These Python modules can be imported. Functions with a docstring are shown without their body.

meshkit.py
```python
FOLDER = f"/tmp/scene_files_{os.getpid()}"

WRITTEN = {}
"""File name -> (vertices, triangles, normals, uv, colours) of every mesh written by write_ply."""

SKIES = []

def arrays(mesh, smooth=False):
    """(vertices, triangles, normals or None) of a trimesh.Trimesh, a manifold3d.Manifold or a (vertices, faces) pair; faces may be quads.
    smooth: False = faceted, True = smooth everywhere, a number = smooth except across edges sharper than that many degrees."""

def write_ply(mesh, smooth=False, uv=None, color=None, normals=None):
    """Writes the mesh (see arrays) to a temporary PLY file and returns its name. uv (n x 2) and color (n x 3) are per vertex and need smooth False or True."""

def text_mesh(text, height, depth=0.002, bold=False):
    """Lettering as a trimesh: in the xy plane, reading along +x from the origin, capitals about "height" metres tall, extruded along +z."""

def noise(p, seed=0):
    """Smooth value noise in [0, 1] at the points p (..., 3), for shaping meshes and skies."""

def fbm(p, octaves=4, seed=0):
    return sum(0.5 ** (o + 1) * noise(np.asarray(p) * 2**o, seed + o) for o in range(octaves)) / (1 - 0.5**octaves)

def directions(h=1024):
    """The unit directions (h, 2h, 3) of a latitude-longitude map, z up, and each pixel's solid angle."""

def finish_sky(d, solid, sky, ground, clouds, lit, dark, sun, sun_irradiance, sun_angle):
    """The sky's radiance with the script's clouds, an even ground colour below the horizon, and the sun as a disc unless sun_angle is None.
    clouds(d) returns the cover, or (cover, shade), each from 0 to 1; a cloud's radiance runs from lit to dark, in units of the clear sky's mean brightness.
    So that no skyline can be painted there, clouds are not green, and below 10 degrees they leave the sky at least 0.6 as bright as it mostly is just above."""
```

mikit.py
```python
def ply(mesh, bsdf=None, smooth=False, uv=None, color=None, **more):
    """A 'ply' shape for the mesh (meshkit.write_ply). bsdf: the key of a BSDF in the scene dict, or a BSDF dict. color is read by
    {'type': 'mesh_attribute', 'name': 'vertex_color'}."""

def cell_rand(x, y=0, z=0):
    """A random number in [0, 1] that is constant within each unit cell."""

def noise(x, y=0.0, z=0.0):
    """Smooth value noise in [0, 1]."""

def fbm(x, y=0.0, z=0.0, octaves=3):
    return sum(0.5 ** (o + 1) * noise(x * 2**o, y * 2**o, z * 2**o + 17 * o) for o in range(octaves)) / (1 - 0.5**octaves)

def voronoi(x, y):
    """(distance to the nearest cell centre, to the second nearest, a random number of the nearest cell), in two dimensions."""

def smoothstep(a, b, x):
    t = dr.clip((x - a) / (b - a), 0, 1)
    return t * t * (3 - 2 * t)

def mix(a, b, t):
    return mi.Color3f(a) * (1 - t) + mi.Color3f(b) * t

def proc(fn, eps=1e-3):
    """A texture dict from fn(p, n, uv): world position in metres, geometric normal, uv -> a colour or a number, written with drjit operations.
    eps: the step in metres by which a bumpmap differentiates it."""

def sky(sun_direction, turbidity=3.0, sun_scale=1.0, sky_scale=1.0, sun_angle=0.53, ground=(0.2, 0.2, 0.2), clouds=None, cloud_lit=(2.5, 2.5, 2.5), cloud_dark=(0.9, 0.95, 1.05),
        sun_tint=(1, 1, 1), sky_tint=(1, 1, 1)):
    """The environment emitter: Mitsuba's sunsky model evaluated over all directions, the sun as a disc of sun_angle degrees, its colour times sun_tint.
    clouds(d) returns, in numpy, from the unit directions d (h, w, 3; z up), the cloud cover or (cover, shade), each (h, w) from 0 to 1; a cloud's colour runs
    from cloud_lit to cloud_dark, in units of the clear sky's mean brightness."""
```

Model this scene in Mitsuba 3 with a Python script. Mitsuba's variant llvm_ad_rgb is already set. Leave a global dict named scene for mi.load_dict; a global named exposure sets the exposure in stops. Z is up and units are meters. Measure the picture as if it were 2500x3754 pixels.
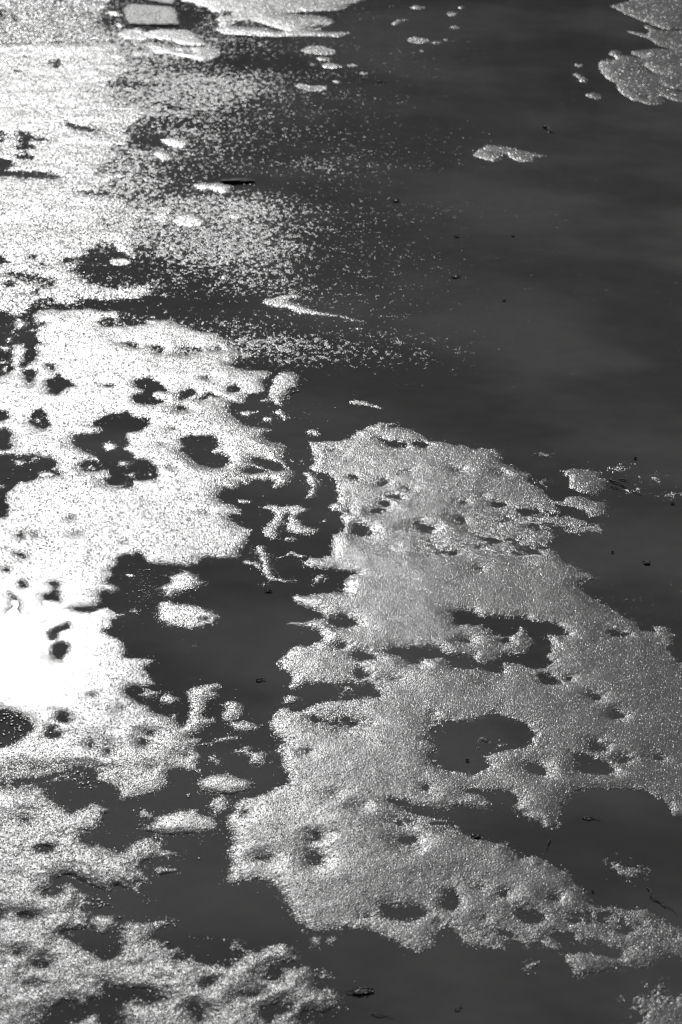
import math, numpy as np, trimesh, mitsuba as mi, mikit
import meshkit
from scipy import ndimage
T = mi.ScalarTransform4f
rng = np.random.default_rng(11)
scene, labels = {}, {}

# ---------------------------------------------------------------- camera, sky, sun, exposure
CAM_H, PITCH, FOV = 6.0, 27.5, 23.0            # a camera on a bridge, 6 m above the ice
c, s = math.cos(math.radians(PITCH)), math.sin(math.radians(PITCH))
scene['camera'] = {'type': 'thinlens', 'fov': FOV, 'fov_axis': 'y', 'near_clip': 0.1, 'far_clip': 2000.0,
                   'aperture_radius': 0.016, 'focus_distance': 12.4,
                   'to_world': T().look_at(origin=[0, 0, CAM_H], target=[0, c * 10, CAM_H - s * 10], up=[0, 0, 1])}
SUN = (-0.12668, 0.85362, 0.50525)                                     # low winter sun in front of the camera, a little to the left
scene['sky'] = mikit.sky(SUN, turbidity=3, sun_scale=1.0, sky_scale=0.35, ground=(0.1, 0.1, 0.1),
                         clouds=lambda d: np.ones(d.shape[:2]), cloud_lit=(0.8, 0.8, 0.8), cloud_dark=(0.8, 0.8, 0.8),
                         sun_tint=(0.79, 1.0, 1.485))
exposure = 1.0

# ---------------------------------------------------------------- materials
def grain(p, n, uv):                              # milky crust with dirtier, icier grains
    return mi.Color3f(0.05 + 0.135 * mikit.fbm(p.x * 60, p.y * 60, p.z * 60, octaves=3))
scene['snow_mat'] = {'type': 'twosided', 'bsdf': {'type': 'principled', 'base_color': mikit.proc(grain), 'roughness': 0.315, 'specular': 0.28}}
scene['frost_mat'] = {'type': 'twosided', 'bsdf': {'type': 'principled', 'base_color': {'type': 'rgb', 'value': [0.1, 0.1, 0.1]}, 'roughness': 0.37, 'specular': 0.27}}
scene['slab_mat'] = {'type': 'twosided', 'bsdf': {'type': 'principled', 'base_color': mikit.proc(lambda p, n, uv: mi.Color3f(0.08 + 0.2 * mikit.fbm(p.x * 25, p.y * 25, p.z * 25, octaves=4))), 'roughness': 0.5, 'specular': 0.4}}
def milky(p, n, uv):                              # bubbles and cloudy layers frozen into the dark ice
    a = mikit.fbm(p.x * 0.9 + 0.5 * p.y, p.y * 1.2 - 0.2 * p.x, 3.0, octaves=5)
    b = mikit.fbm(p.x * 9, p.y * 16, 9.0, octaves=4)
    return mi.Color3f(0.075 + 0.075 * (0.75 * mikit.smoothstep(0.3, 0.7, a) + 0.25 * b))
scene['ice_mat'] = {'type': 'roughplastic', 'distribution': 'beckmann', 'alpha': 0.0025, 'int_ior': 1.31, 'diffuse_reflectance': mikit.proc(milky), 'nonlinear': False}
scene['leaf_mat'] = {'type': 'twosided', 'bsdf': {'type': 'principled', 'base_color': mikit.proc(lambda p, n, uv: mi.Color3f(0.035 + 0.05 * mikit.fbm(p.x * 90, p.y * 90, p.z * 90))), 'roughness': 0.45, 'specular': 0.4}}
scene['bark_mat'] = {'type': 'twosided', 'bsdf': {'type': 'principled', 'base_color': mikit.proc(lambda p, n, uv: mi.Color3f(0.015 + 0.03 * mikit.fbm(p.x * 40, p.y * 40, p.z * 12))), 'roughness': 0.7, 'specular': 0.3}}
scene['twig_mat'] = {'type': 'twosided', 'bsdf': {'type': 'principled', 'base_color': mikit.proc(lambda p, n, uv: mi.Color3f(0.03 + 0.05 * mikit.fbm(p.x * 120, p.y * 120, p.z * 60))), 'roughness': 0.6, 'specular': 0.3}}

# ---------------------------------------------------------------- helpers
def new_key(name):
    if name not in scene: return name
    k = 1
    while f'{name}_{k:03d}' in scene: k += 1
    return f'{name}_{k:03d}'
HEADS = set()
def thing_key(name):                              # for things whose entries are parts
    k, key = 0, name
    while key in HEADS or key in scene:
        k += 1; key = f'{name}_{k:03d}'
    HEADS.add(key); return key
def put(key, mesh, mat, smooth=False):
    scene[key] = mikit.ply(mesh, mat, smooth=smooth); return key
def tag(key, label=None, category=None, group=None, kind=None):
    labels[key] = {k: v for k, v in dict(label=label, category=category, group=group, kind=kind).items() if v}

CELL = 0.008
def ragged(poly, amp, r):
    """the outline in metres, densified and roughened as melting crust is"""
    p = np.asarray(poly, float) / 1000.0
    q = np.roll(p, -1, 0); out = []
    for a, b in zip(p, q):
        n = max(1, int(np.hypot(*(b - a)) / 0.012)); t = np.arange(n)[:, None] / n
        out.append(a + (b - a) * t)
    o = np.vstack(out)
    d = np.zeros_like(o); sd = int(r.integers(1, 9999))
    for k, (f, w) in enumerate(((9, 1.0), (25, 0.7), (60, 0.7), (130, 0.45))):
        z = np.c_[o * f, np.full(len(o), 0.5)]
        d += w * (np.stack([meshkit.noise(z, sd + 2 * k), meshkit.noise(z, sd + 2 * k + 1)], 1) - 0.5)
    return o + d * amp * 2.0
def fill(poly, x0, y0, nx, ny):
    """even-odd fill on the raster"""
    m = np.zeros((ny, nx), bool)
    a, b = poly, np.roll(poly, -1, 0)
    ys = y0 + (np.arange(ny) + 0.5) * CELL; xs = x0 + (np.arange(nx) + 0.5) * CELL
    lo, hi = np.minimum(a[:, 1], b[:, 1]), np.maximum(a[:, 1], b[:, 1])
    order = np.argsort(lo)
    for j, y in enumerate(ys):
        k = (lo <= y) & (hi > y)
        if k.any():
            t = (y - a[k, 1]) / (b[k, 1] - a[k, 1])
            c = np.sort(a[k, 0] + t * (b[k, 0] - a[k, 0]))
            m[j] = np.searchsorted(c, xs) % 2 == 1
    return m
def pixel(y):                                     # footprint scale of one grain: crusts farther off are meshed a little coarser
    d = math.hypot(y, CAM_H)
    return np.clip(d * 0.00039, 0.0040, 0.0085), np.clip(d * d / CAM_H * 0.00034, 0.0055, 0.014)
def grid(x0, x1, y0, y1, k=1.0):
    ys = [y0]
    while ys[-1] < y1: ys.append(ys[-1] + k * pixel(ys[-1])[1])
    sx = k * pixel(0.5 * (y0 + y1))[0]
    xs = np.arange(x0, x1 + sx, sx)
    X, Y = np.meshgrid(xs, np.array(ys))
    j = np.gradient(np.array(ys))[:, None]
    X = X + sx * 0.32 * rng.uniform(-1, 1, X.shape); Y = Y + j * 0.32 * rng.uniform(-1, 1, X.shape)
    return X, Y, sx
def sheet_mesh(X, Y, Z, keep):
    ny, nx = X.shape
    i = np.arange(ny * nx).reshape(ny, nx)
    q = np.stack([i[:-1, :-1], i[:-1, 1:], i[1:, 1:], i[1:, :-1]], -1).reshape(-1, 4)
    q = q[keep.ravel()[q].any(1)]
    flip = rng.random(len(q)) < 0.5
    f = np.vstack([q[flip][:, [0, 1, 2]], q[flip][:, [0, 2, 3]], q[~flip][:, [0, 1, 3]], q[~flip][:, [1, 2, 3]]])
    used, inv = np.unique(f, return_inverse=True)
    v = np.stack([X.ravel(), Y.ravel(), Z.ravel()], 1)[used]
    return v, inv.reshape(-1, 3)
def grains(shape, sx, coarse=1.0, tail=1.0):
    """grain heights: most facets lie nearly flat, a few stand steep"""
    g = rng.normal(0, 1, shape)
    return sx * (0.035 * coarse * g + 0.11 * tail * g * (rng.random(shape) < 0.14))
def smooth01(t): t = np.clip(t, 0, 1); return t * t * (3 - 2 * t)
def blob(X, Y, cx, cy, rx, ry): return np.exp(-(((X - cx) / rx) ** 2 + ((Y - cy) / ry) ** 2) ** 2)
def crust(outer, holes, H, w, soft, rough, coarse, lumps):
    """one crust of snow as a height field: thick inside, rounded rims, melt holes; where it is thin, grains poke out of the ice one by one"""
    r = np.random.default_rng(len(outer) * 7919 + abs(int(outer[0][0])))
    o = ragged(outer, rough / 1000.0, r)
    x0, y0 = o.min(0) - 0.08; x1, y1 = o.max(0) + 0.08
    nx, ny = int((x1 - x0) / CELL) + 2, int((y1 - y0) / CELL) + 2
    m = fill(o, x0, y0, nx, ny)
    for h in holes: m &= ~fill(ragged(h, rough * 0.8 / 1000.0, r), x0, y0, nx, ny)
    sd = (ndimage.distance_transform_edt(m) - ndimage.distance_transform_edt(~m)) * CELL
    sd = ndimage.gaussian_filter(sd, 0.8)
    X, Y, sx = grid(x0, x1, y0, y1, 0.74)
    S = ndimage.map_coordinates(sd, [(Y - y0) / CELL - 0.5, (X - x0) / CELL - 0.5], order=1, mode='nearest')
    H, w, soft = H / 1000.0, w / 1000.0, soft / 1000.0
    near = S > -0.1; gx = X.shape
    X0, Y0 = X, Y; X, Y, S = X[near], Y[near], S[near]
    P = np.stack([X, Y, 0 * X], -1); sdn = int(r.integers(1, 9999))
    feather = np.clip((soft * 1000 - 3) / 5, 0, 1); fringe = 0.012 + 0.06 * feather    # feathered crusts break up into single grains
    Z = np.where(S > 0, H * (1 - np.exp(-np.maximum(S, 0) / w)), -0.0004 - 0.0014 * np.minimum(-S / fringe, 1) - 0.3 * np.maximum(-S - fringe, 0))
    inside = np.clip(S / (2 * w), 0, 1)
    edge = np.exp(-np.maximum(S, 0) / (0.012 + 0.02 * feather)) * (S > -fringe)
    Z += (1 - 0.85 * inside) * feather * soft * (0.35 * (meshkit.noise(P * 38, sdn) - 0.55) + 0.35 * (meshkit.noise(P * 85, sdn + 1) - 0.55))
    Z += edge * 0.0016 * (rng.random(X.shape) ** 1.5 - 0.1 - 0.3 * feather)
    Z += inside * 0.010 * (0.6 + 0.4 * coarse if coarse < 3 else 1) * (meshkit.fbm(P * [2.2, 3.0, 1], 4, sdn + 2) - 0.5)
    Z += np.clip(S / 0.02, 0, 1) * lumps / 1000.0 * (meshkit.fbm(P * [10, 7.5, 1], 4, sdn + 5) - 0.5)      # crumbled lumps
    for dz, cx, cy, rx, ry in THIN:                         # melted thin: only clumps of grains are left
        t = dz * blob(X, Y, cx, cy, rx, ry) * (0.35 + 1.3 * meshkit.noise(P * [9, 14, 1], sdn + 8))
        left = 0.004 * (0.6 * meshkit.noise(P * 45, sdn + 9) + 0.4 * rng.random(X.shape) - 0.56)
        Z = np.where(S > 0, Z * (1 - np.clip(t, 0, 1)) + np.minimum(left, Z) * np.clip(t, 0, 1), Z)
    wet = np.ones(X.shape)
    for k, cx, cy, rx, ry in GLAZE: wet -= k * blob(X, Y, cx, cy, rx, ry)                  # glazed by melt water
    Z += wet * grains(X.shape, sx, coarse)
    X, Y = X0, Y0; full = np.full(gx, -0.02); full[near] = Z; Z = full
    return sheet_mesh(X, Y, Z, Z > -0.0005)

# ---------------------------------------------------------------- outlines on the ice, in millimetres: (name, label, group, thickness, rim width, raggedness of the surface and of the rim, coarseness of grain, height of lumps, outline, holes)
CRUSTS = [
 ('snow_sheet', 'broad wind crusted snow sheet in the upper left, dazzling white beside the dark ice', None, 4.8, 60, 7, 22, 2.1, 4,
  [(-3087,19657),(-2739,19665),(-2450,19689),(-2160,19704),(-1882,19728),(-1798,19563),(-1729,19409),(-1651,19143),(-1674,18847),(-1730,18702),(-1735,18488),(-1740,18279),(-1577,18141),(-1454,17938),(-1542,17673),(-1559,17479),(-1518,17351),(-1540,17225),(-1652,17194),(-1563,16978),(-1589,16917),(-1689,16886),(-1704,16597),(-1483,16597),(-1649,16422),(-1648,16293),(-1836,16279),(-1640,16194),(-1466,16110),(-1417,15985),(-1315,15916),(-1266,15780),(-1361,15753),(-1378,15461),(-1344,15255),(-1320,15053),(-1370,15103),(-1430,15153),(-1455,15229),(-1482,15332),(-1557,15332),(-1596,15229),(-1648,15191),(-1633,15128),(-1699,15028),(-1771,15003),(-1655,14953),(-1708,14831),(-1592,14662),(-1493,14566),(-1366,14566),(-1179,14614),(-1162,14496),(-1271,14379),(-1421,14356),(-1602,14379),(-1614,14310),(-1710,14287),(-1764,14299),(-1781,14379),(-1835,14379),(-1880,14379),(-1909,14241),(-1938,14106),(-1991,14106),(-2026,14173),(-2077,14162),(-2343,14162)],
  [[(-2355,17527),(-2281,17527),(-2248,17415),(-2117,17367),(-2154,17319),(-2250,17335),(-2251,17256),(-2196,17178),(-2227,17132),(-2277,17116),(-2334,17163),(-2316,17272),(-2318,17383)],[(-2286,17008),(-2226,17024),(-2174,16978),(-2224,16917),(-2272,16932)],[(-2488,17575),(-2450,17527),(-2433,17383),(-2451,17272),(-2510,17415)],[(-2481,17008),(-2380,16932),(-2287,16841),(-2329,16766),(-2321,16692),(-2197,16677),(-2084,16662),(-1954,16568),(-1999,16515),(-2112,16539),(-2182,16539),(-2254,16553),(-2338,16583),(-2431,16597)],[(-2035,17706),(-1992,17706),(-1901,17640),(-1812,17592),(-1785,17527),(-1815,17511),(-1892,17543),(-1983,17614)],[(-2228,15103),(-2147,15053),(-2129,14978),(-2172,14953),(-2219,15028)],[(-1995,15103),(-1957,15103),(-1960,15040),(-1991,15028)],[(-1923,14953),(-1878,14966),(-1868,14916),(-1910,14916)],[(-1505,15861),(-1451,15916),(-1428,15875),(-1474,15834)],[(-2029,14831),(-1967,14770),(-1911,14758),(-1879,14710),(-1797,14710),(-1780,14590),(-1808,14555),(-1855,14566),(-1871,14638),(-1945,14650),(-1971,14638),(-2025,14710),(-2042,14698)],[(-2104,14614),(-2075,14674),(-2030,14638),(-2036,14566),(-2081,14566)],[(-1930,14508),(-1884,14508),(-1887,14449),(-1920,14461)],[(-2259,19294),(-2220,19256),(-2211,19050),(-2247,19069)],[(-2302,19219),(-2287,19237),(-2279,19106)],[(-1846,16285),(-1776,16279),(-1645,16256),(-1553,16222),(-1630,16188),(-1751,16222)],[(-1785,15053),(-1720,15053),(-1658,14990),(-1710,14953),(-1768,14978)],[(-2100,14806),(-2053,14794),(-2052,14746),(-2084,14746)]]),
 ('snow_sheet', 'long bright snow sheet with melt holes along the left edge, above the sun glare', None, 6.6, 36, 4, 17, 1.4, 2,
  [(-1868,14106),(-1850,14185),(-1790,14207),(-1656,14196),(-1585,14196),(-1552,14219),(-1460,14173),(-1373,14196),(-1347,14151),(-1345,14061),(-1417,14083),(-1455,14016),(-1422,13939),(-1291,13939),(-1181,13983),(-1167,14039),(-1096,14027),(-1027,14039),(-953,13972),(-915,13906),(-825,13862),(-737,13841),(-671,13653),(-591,13569),(-611,13433),(-661,13402),(-608,13340),(-548,13299),(-447,13310),(-404,13259),(-451,13158),(-439,12999),(-536,12960),(-525,12863),(-590,12863),(-633,12901),(-636,12767),(-599,12672),(-547,12569),(-466,12541),(-377,12500),(-424,12476),(-415,12412),(-381,12348),(-326,12330),(-290,12303),(-292,12232),(-318,12161),(-273,12038),(-253,11986),(-263,11883),(-292,11832),(-352,11782),(-361,11816),(-335,11866),(-370,11883),(-447,11900),(-481,11883),(-483,11832),(-506,11832),(-530,11849),(-528,11807),(-573,11782),(-605,11807),(-618,11799),(-646,11732),(-627,11649),(-596,11616),(-567,11616),(-520,11567),(-514,11502),(-563,11507),(-585,11490),(-575,11434),(-536,11378),(-464,11339),(-466,11284),(-477,11175),(-511,11105),(-523,11037),(-566,11037),(-688,11037),(-714,10976),(-755,10939),(-828,10954),(-937,10969),(-975,10991),(-985,11037),(-988,11082),(-1031,11075),(-1088,11060),(-1122,11029),(-1109,10954),(-1133,10902),(-1125,10842),(-1145,10784),(-1099,10740),(-1083,10718),(-1116,10689),(-1166,10689),(-1173,10653),(-1155,10603),(-1168,10554),(-1209,10547),(-1250,10532),(-1291,10525),(-1322,10483),(-1422,10439),(-1559,10425),(-1836,10421),(-2240,13402),(-1938,13423),(-1908,13381),(-1930,13464),(-1940,13590),(-1942,13675),(-1892,13696),(-1855,13590),(-1855,13443),(-1881,13371),(-1852,13340),(-1835,13371),(-1792,13443),(-1803,13590),(-1804,13675),(-1755,13696),(-1774,13717),(-1817,13797),(-1823,13928),(-1786,13994),(-1848,14005)],
  [[(-1700,13168),(-1652,13188),(-1626,13269),(-1612,13208),(-1566,13168),(-1514,13098),(-1556,13058),(-1584,13009),(-1612,12960),(-1648,12989),(-1682,13078)],[(-1191,13158),(-1151,13182),(-1092,13182),(-1039,13128),(-984,13038),(-982,13009),(-1040,13019),(-1071,12989),(-1060,12940),(-990,12882),(-1037,12843),(-1102,12834),(-1162,12872),(-1186,12931),(-1177,12970),(-1137,12989),(-1119,13019),(-1150,13058),(-1178,13098)],[(-1729,12710),(-1704,12748),(-1665,12757),(-1640,12710),(-1632,12634),(-1608,12559),(-1631,12513),(-1672,12522),(-1706,12578),(-1725,12634)],[(-1375,12597),(-1348,12662),(-1287,12710),(-1223,12710),(-1209,12748),(-1171,12672),(-1122,12653),(-1072,12644),(-1063,12569),(-1087,12504),(-1133,12476),(-1181,12476),(-1180,12412),(-1145,12321),(-1173,12267),(-1120,12196),(-1108,12134),(-1037,12126),(-1001,12056),(-976,11969),(-992,11909),(-1037,11892),(-1105,11883),(-1093,11816),(-1137,11799),(-1192,11816),(-1231,11824),(-1250,11875),(-1217,11935),(-1238,12003),(-1256,12038),(-1298,12161),(-1374,12232),(-1434,12285),(-1473,12367),(-1464,12439),(-1418,12458),(-1362,12449),(-1303,12504),(-1330,12541),(-1372,12559)],[(-1399,12073),(-1364,12117),(-1309,12117),(-1289,12056),(-1255,12021),(-1298,11986),(-1353,11995),(-1386,12021)],[(-881,12403),(-828,12439),(-708,12421),(-665,12348),(-670,12285),(-700,12250),(-690,12214),(-643,12214),(-612,12178),(-595,12143),(-608,12073),(-620,12038),(-698,12038),(-754,12073),(-811,12126),(-831,12214),(-873,12259),(-852,12303),(-878,12339)],[(-2038,12504),(-1839,12513),(-1808,12449),(-1815,12376),(-1791,12303),(-1801,12259),(-2005,12250)],[(-2070,12748),(-1875,12748),(-1854,12672),(-1883,12615),(-2052,12615)],[(-2038,12205),(-1793,12187),(-1743,12161),(-1684,12196),(-1619,12170),(-1546,12143),(-1519,12073),(-1546,12029),(-1509,12003),(-1480,11952),(-1517,11935),(-1615,11917),(-1649,11875),(-1703,11875),(-1717,11799),(-1749,11748),(-1745,11649),(-1722,11583),(-1731,11469),(-1939,11458)],[(-2152,13381),(-1927,13402),(-1903,13340),(-1919,13259),(-1964,13218),(-2131,13218)],[(-915,12999),(-844,13058),(-820,12999),(-847,12960),(-893,12892),(-918,12901)],[(-921,12815),(-889,12824),(-854,12776),(-902,12757)],[(-811,12901),(-750,12999),(-707,12960),(-665,12921),(-740,12950),(-786,12892)],[(-794,13218),(-752,13218),(-759,13188)],[(-963,13548),(-935,13653),(-813,13611),(-820,13579),(-911,13516)],[(-1140,13643),(-1090,13664),(-1044,13611),(-1056,13527),(-1074,13537),(-1086,13590)],[(-779,13611),(-704,13653),(-701,13590),(-760,13579)],[(-1299,13696),(-1221,13685),(-1190,13611),(-1243,13632)],[(-1723,13392),(-1658,13371),(-1654,13289),(-1682,13320)],[(-1839,13299),(-1783,13320),(-1763,13218),(-1775,13098),(-1809,13178)],[(-648,13078),(-599,13098),(-564,13038),(-579,13009),(-637,13009)],[(-494,12152),(-408,12143),(-336,12090),(-288,12021),(-350,12003),(-413,12038),(-468,12073)],[(-524,12012),(-467,12056),(-380,11986),(-449,11969),(-504,11978)],[(-1626,11067),(-1591,11082),(-1564,11037),(-1593,11037)],[(-1673,10917),(-1638,10924),(-1648,10887)],[(-1568,10813),(-1536,10784),(-1533,10725),(-1560,10740)],[(-1435,10769),(-1393,10769),(-1381,10653),(-1351,10561),(-1413,10554),(-1451,10653),(-1412,10682),(-1402,10725)],[(-1615,10668),(-1560,10554),(-1551,10414),(-1580,10428),(-1579,10539)],[(-1578,11291),(-1539,11276),(-1552,11255)],[(-1641,11268),(-1610,11284),(-1616,11237)],[(-1349,11291),(-1319,11284),(-1332,11271)],[(-1106,11198),(-1076,11190),(-1090,11175)],[(-1389,11474),(-1366,11478),(-1368,11450)],[(-711,11518),(-681,11510),(-695,11497)],[(-989,12339),(-957,12339),(-971,12307)],[(-1352,13098),(-1321,13118),(-1290,13098),(-1325,13068)],[(-953,12541),(-912,12513),(-935,12504)],[(-924,12056),(-908,12056),(-910,12021)]]),
 ('snow_sheet', 'snow sheet carrying the blinding sun glare on the left edge, with dark pools in it', None, 6.6, 36, 4, 17, 1.5, 3,
  [(-1859,10596),(-1579,10603),(-1440,10610),(-1352,10579),(-1290,10509),(-1245,10476),(-1190,10483),(-1159,10532),(-1123,10518),(-1086,10490),(-1063,10455),(-1044,10483),(-1024,10448),(-1075,10434),(-1093,10407),(-1088,10345),(-1121,10324),(-1140,10304),(-1067,10249),(-1021,10182),(-1003,10129),(-995,10063),(-937,10056),(-869,10043),(-880,10017),(-910,9958),(-879,9894),(-849,9843),(-854,9828),(-906,9809),(-959,9809),(-983,9771),(-966,9721),(-936,9671),(-881,9634),(-844,9573),(-810,9549),(-777,9543),(-724,9512),(-688,9452),(-684,9500),(-682,9573),(-680,9659),(-696,9709),(-702,9765),(-668,9803),(-616,9834),(-563,9828),(-549,9809),(-573,9759),(-558,9721),(-614,9647),(-616,9549),(-582,9531),(-551,9555),(-550,9531),(-599,9464),(-641,9411),(-665,9381),(-613,9363),(-624,9322),(-635,9287),(-612,9206),(-621,9149),(-599,9081),(-626,9109),(-670,9126),(-720,9115),(-743,9092),(-730,9025),(-749,8981),(-772,8947),(-832,8925),(-891,8893),(-937,8887),(-937,8936),(-966,8981),(-1012,9014),(-1051,9042),(-1043,9092),(-1070,9115),(-1109,9126),(-1170,9115),(-1277,9059),(-1400,9047),(-1651,9059)],
  [[(-1698,9647),(-1503,9597),(-1475,9585),(-1406,9549),(-1376,9476),(-1370,9428),(-1400,9381),(-1437,9310),(-1492,9287),(-1650,9287)],[(-1266,9573),(-1205,9549),(-1201,9500),(-1231,9482),(-1261,9524)],[(-1299,9452),(-1263,9476),(-1277,9428),(-1224,9405),(-1245,9363),(-1291,9369),(-1307,9405)],[(-1114,9322),(-1090,9346),(-1086,9299),(-1048,9293),(-1105,9299)],[(-1037,9310),(-1006,9252),(-1017,9229),(-1036,9264)],[(-873,9423),(-827,9411),(-832,9387),(-858,9399)],[(-886,9346),(-855,9346),(-858,9299),(-884,9310)],[(-1386,10290),(-1357,10345),(-1299,10386),(-1288,10345),(-1314,10331),(-1351,10290),(-1340,10249),(-1365,10222)],[(-1339,10169),(-1308,10196),(-1271,10169),(-1272,10102),(-1299,10037),(-1338,10089)],[(-1134,9727),(-1117,9727),(-1123,9715)],[(-1047,9637),(-1034,9637),(-1040,9627)],[(-993,9610),(-983,9604),(-989,9597)],[(-695,9229),(-670,9229),(-675,9206)],[(-818,9126),(-802,9121),(-810,9109)]]),
 ('snow_sheet', 'lumpy grey white slush crust filling the bottom left corner', None, 10.8, 36, 6.5, 24, 1.7, 11,
  [(-1648,9034),(-1399,9038),(-1276,9047),(-1168,9087),(-1113,9104),(-1098,9070),(-1164,9047),(-1224,9025),(-1257,8981),(-1265,8947),(-1224,8903),(-1188,8849),(-1127,8784),(-1103,8795),(-1077,8838),(-1047,8844),(-1015,8833),(-974,8811),(-990,8752),(-1010,8699),(-1031,8668),(-1065,8647),(-1068,8605),(-1034,8563),(-991,8553),(-959,8522),(-891,8495),(-870,8522),(-849,8563),(-792,8610),(-760,8574),(-739,8533),(-697,8527),(-652,8473),(-712,8473),(-765,8468),(-798,8428),(-818,8377),(-798,8308),(-808,8249),(-791,8210),(-842,8234),(-885,8263),(-912,8229),(-959,8239),(-996,8268),(-1021,8288),(-1058,8308),(-1091,8347),(-1126,8347),(-1152,8308),(-1177,8268),(-1203,8239),(-1172,8220),(-1133,8239),(-1136,8268),(-1109,8290),(-1079,8278),(-1040,8239),(-1006,8181),(-1009,8152),(-1040,8114),(-997,8075),(-998,8028),(-1017,7991),(-1062,7981),(-1092,7944),(-1044,7907),(-989,7862),(-958,7834),(-911,7807),(-883,7807),(-841,7834),(-862,7898),(-860,7972),(-838,8024),(-804,8024),(-769,8019),(-736,8038),(-709,8052),(-678,8019),(-711,8000),(-731,7954),(-768,7917),(-728,7917),(-700,7912),(-671,7898),(-663,7871),(-624,7862),(-611,7834),(-653,7789),(-614,7785),(-586,7794),(-557,7771),(-529,7762),(-506,7749),(-473,7767),(-435,7762),(-435,7744),(-419,7762),(-403,7789),(-376,7812),(-377,7834),(-405,7843),(-422,7839),(-425,7862),(-418,7894),(-399,7898),(-378,7862),(-354,7834),(-326,7834),(-288,7871),(-227,7894),(-198,7884),(-178,7834),(-174,7789),(-213,7789),(-252,7785),(-280,7762),(-289,7709),(-299,7673),(-271,7664),(-239,7682),(-223,7718),(-229,7753),(-213,7767),(-185,7740),(-140,7744),(-117,7700),(-122,7647),(-100,7603),(-67,7612),(-34,7603),(-12,7590),(15,7573),(-1,7543),(-7,7491),(-34,7466),(-55,7453),(-88,7491),(-131,7483),(-152,7432),(-120,7409),(-87,7424),(-81,7307),(-816,7307),(-816,7449),(-816,7508),(-822,7526),(-770,7556),(-757,7526),(-713,7526),(-665,7530),(-644,7543),(-690,7577),(-725,7612),(-770,7629),(-818,7616),(-852,7621),(-881,7647),(-900,7612),(-914,7573),(-955,7551),(-957,7508),(-978,7500),(-1009,7543),(-1041,7538),(-1069,7491),(-1108,7449),(-1136,7407),(-1147,7307),(-1414,7307)],
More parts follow.
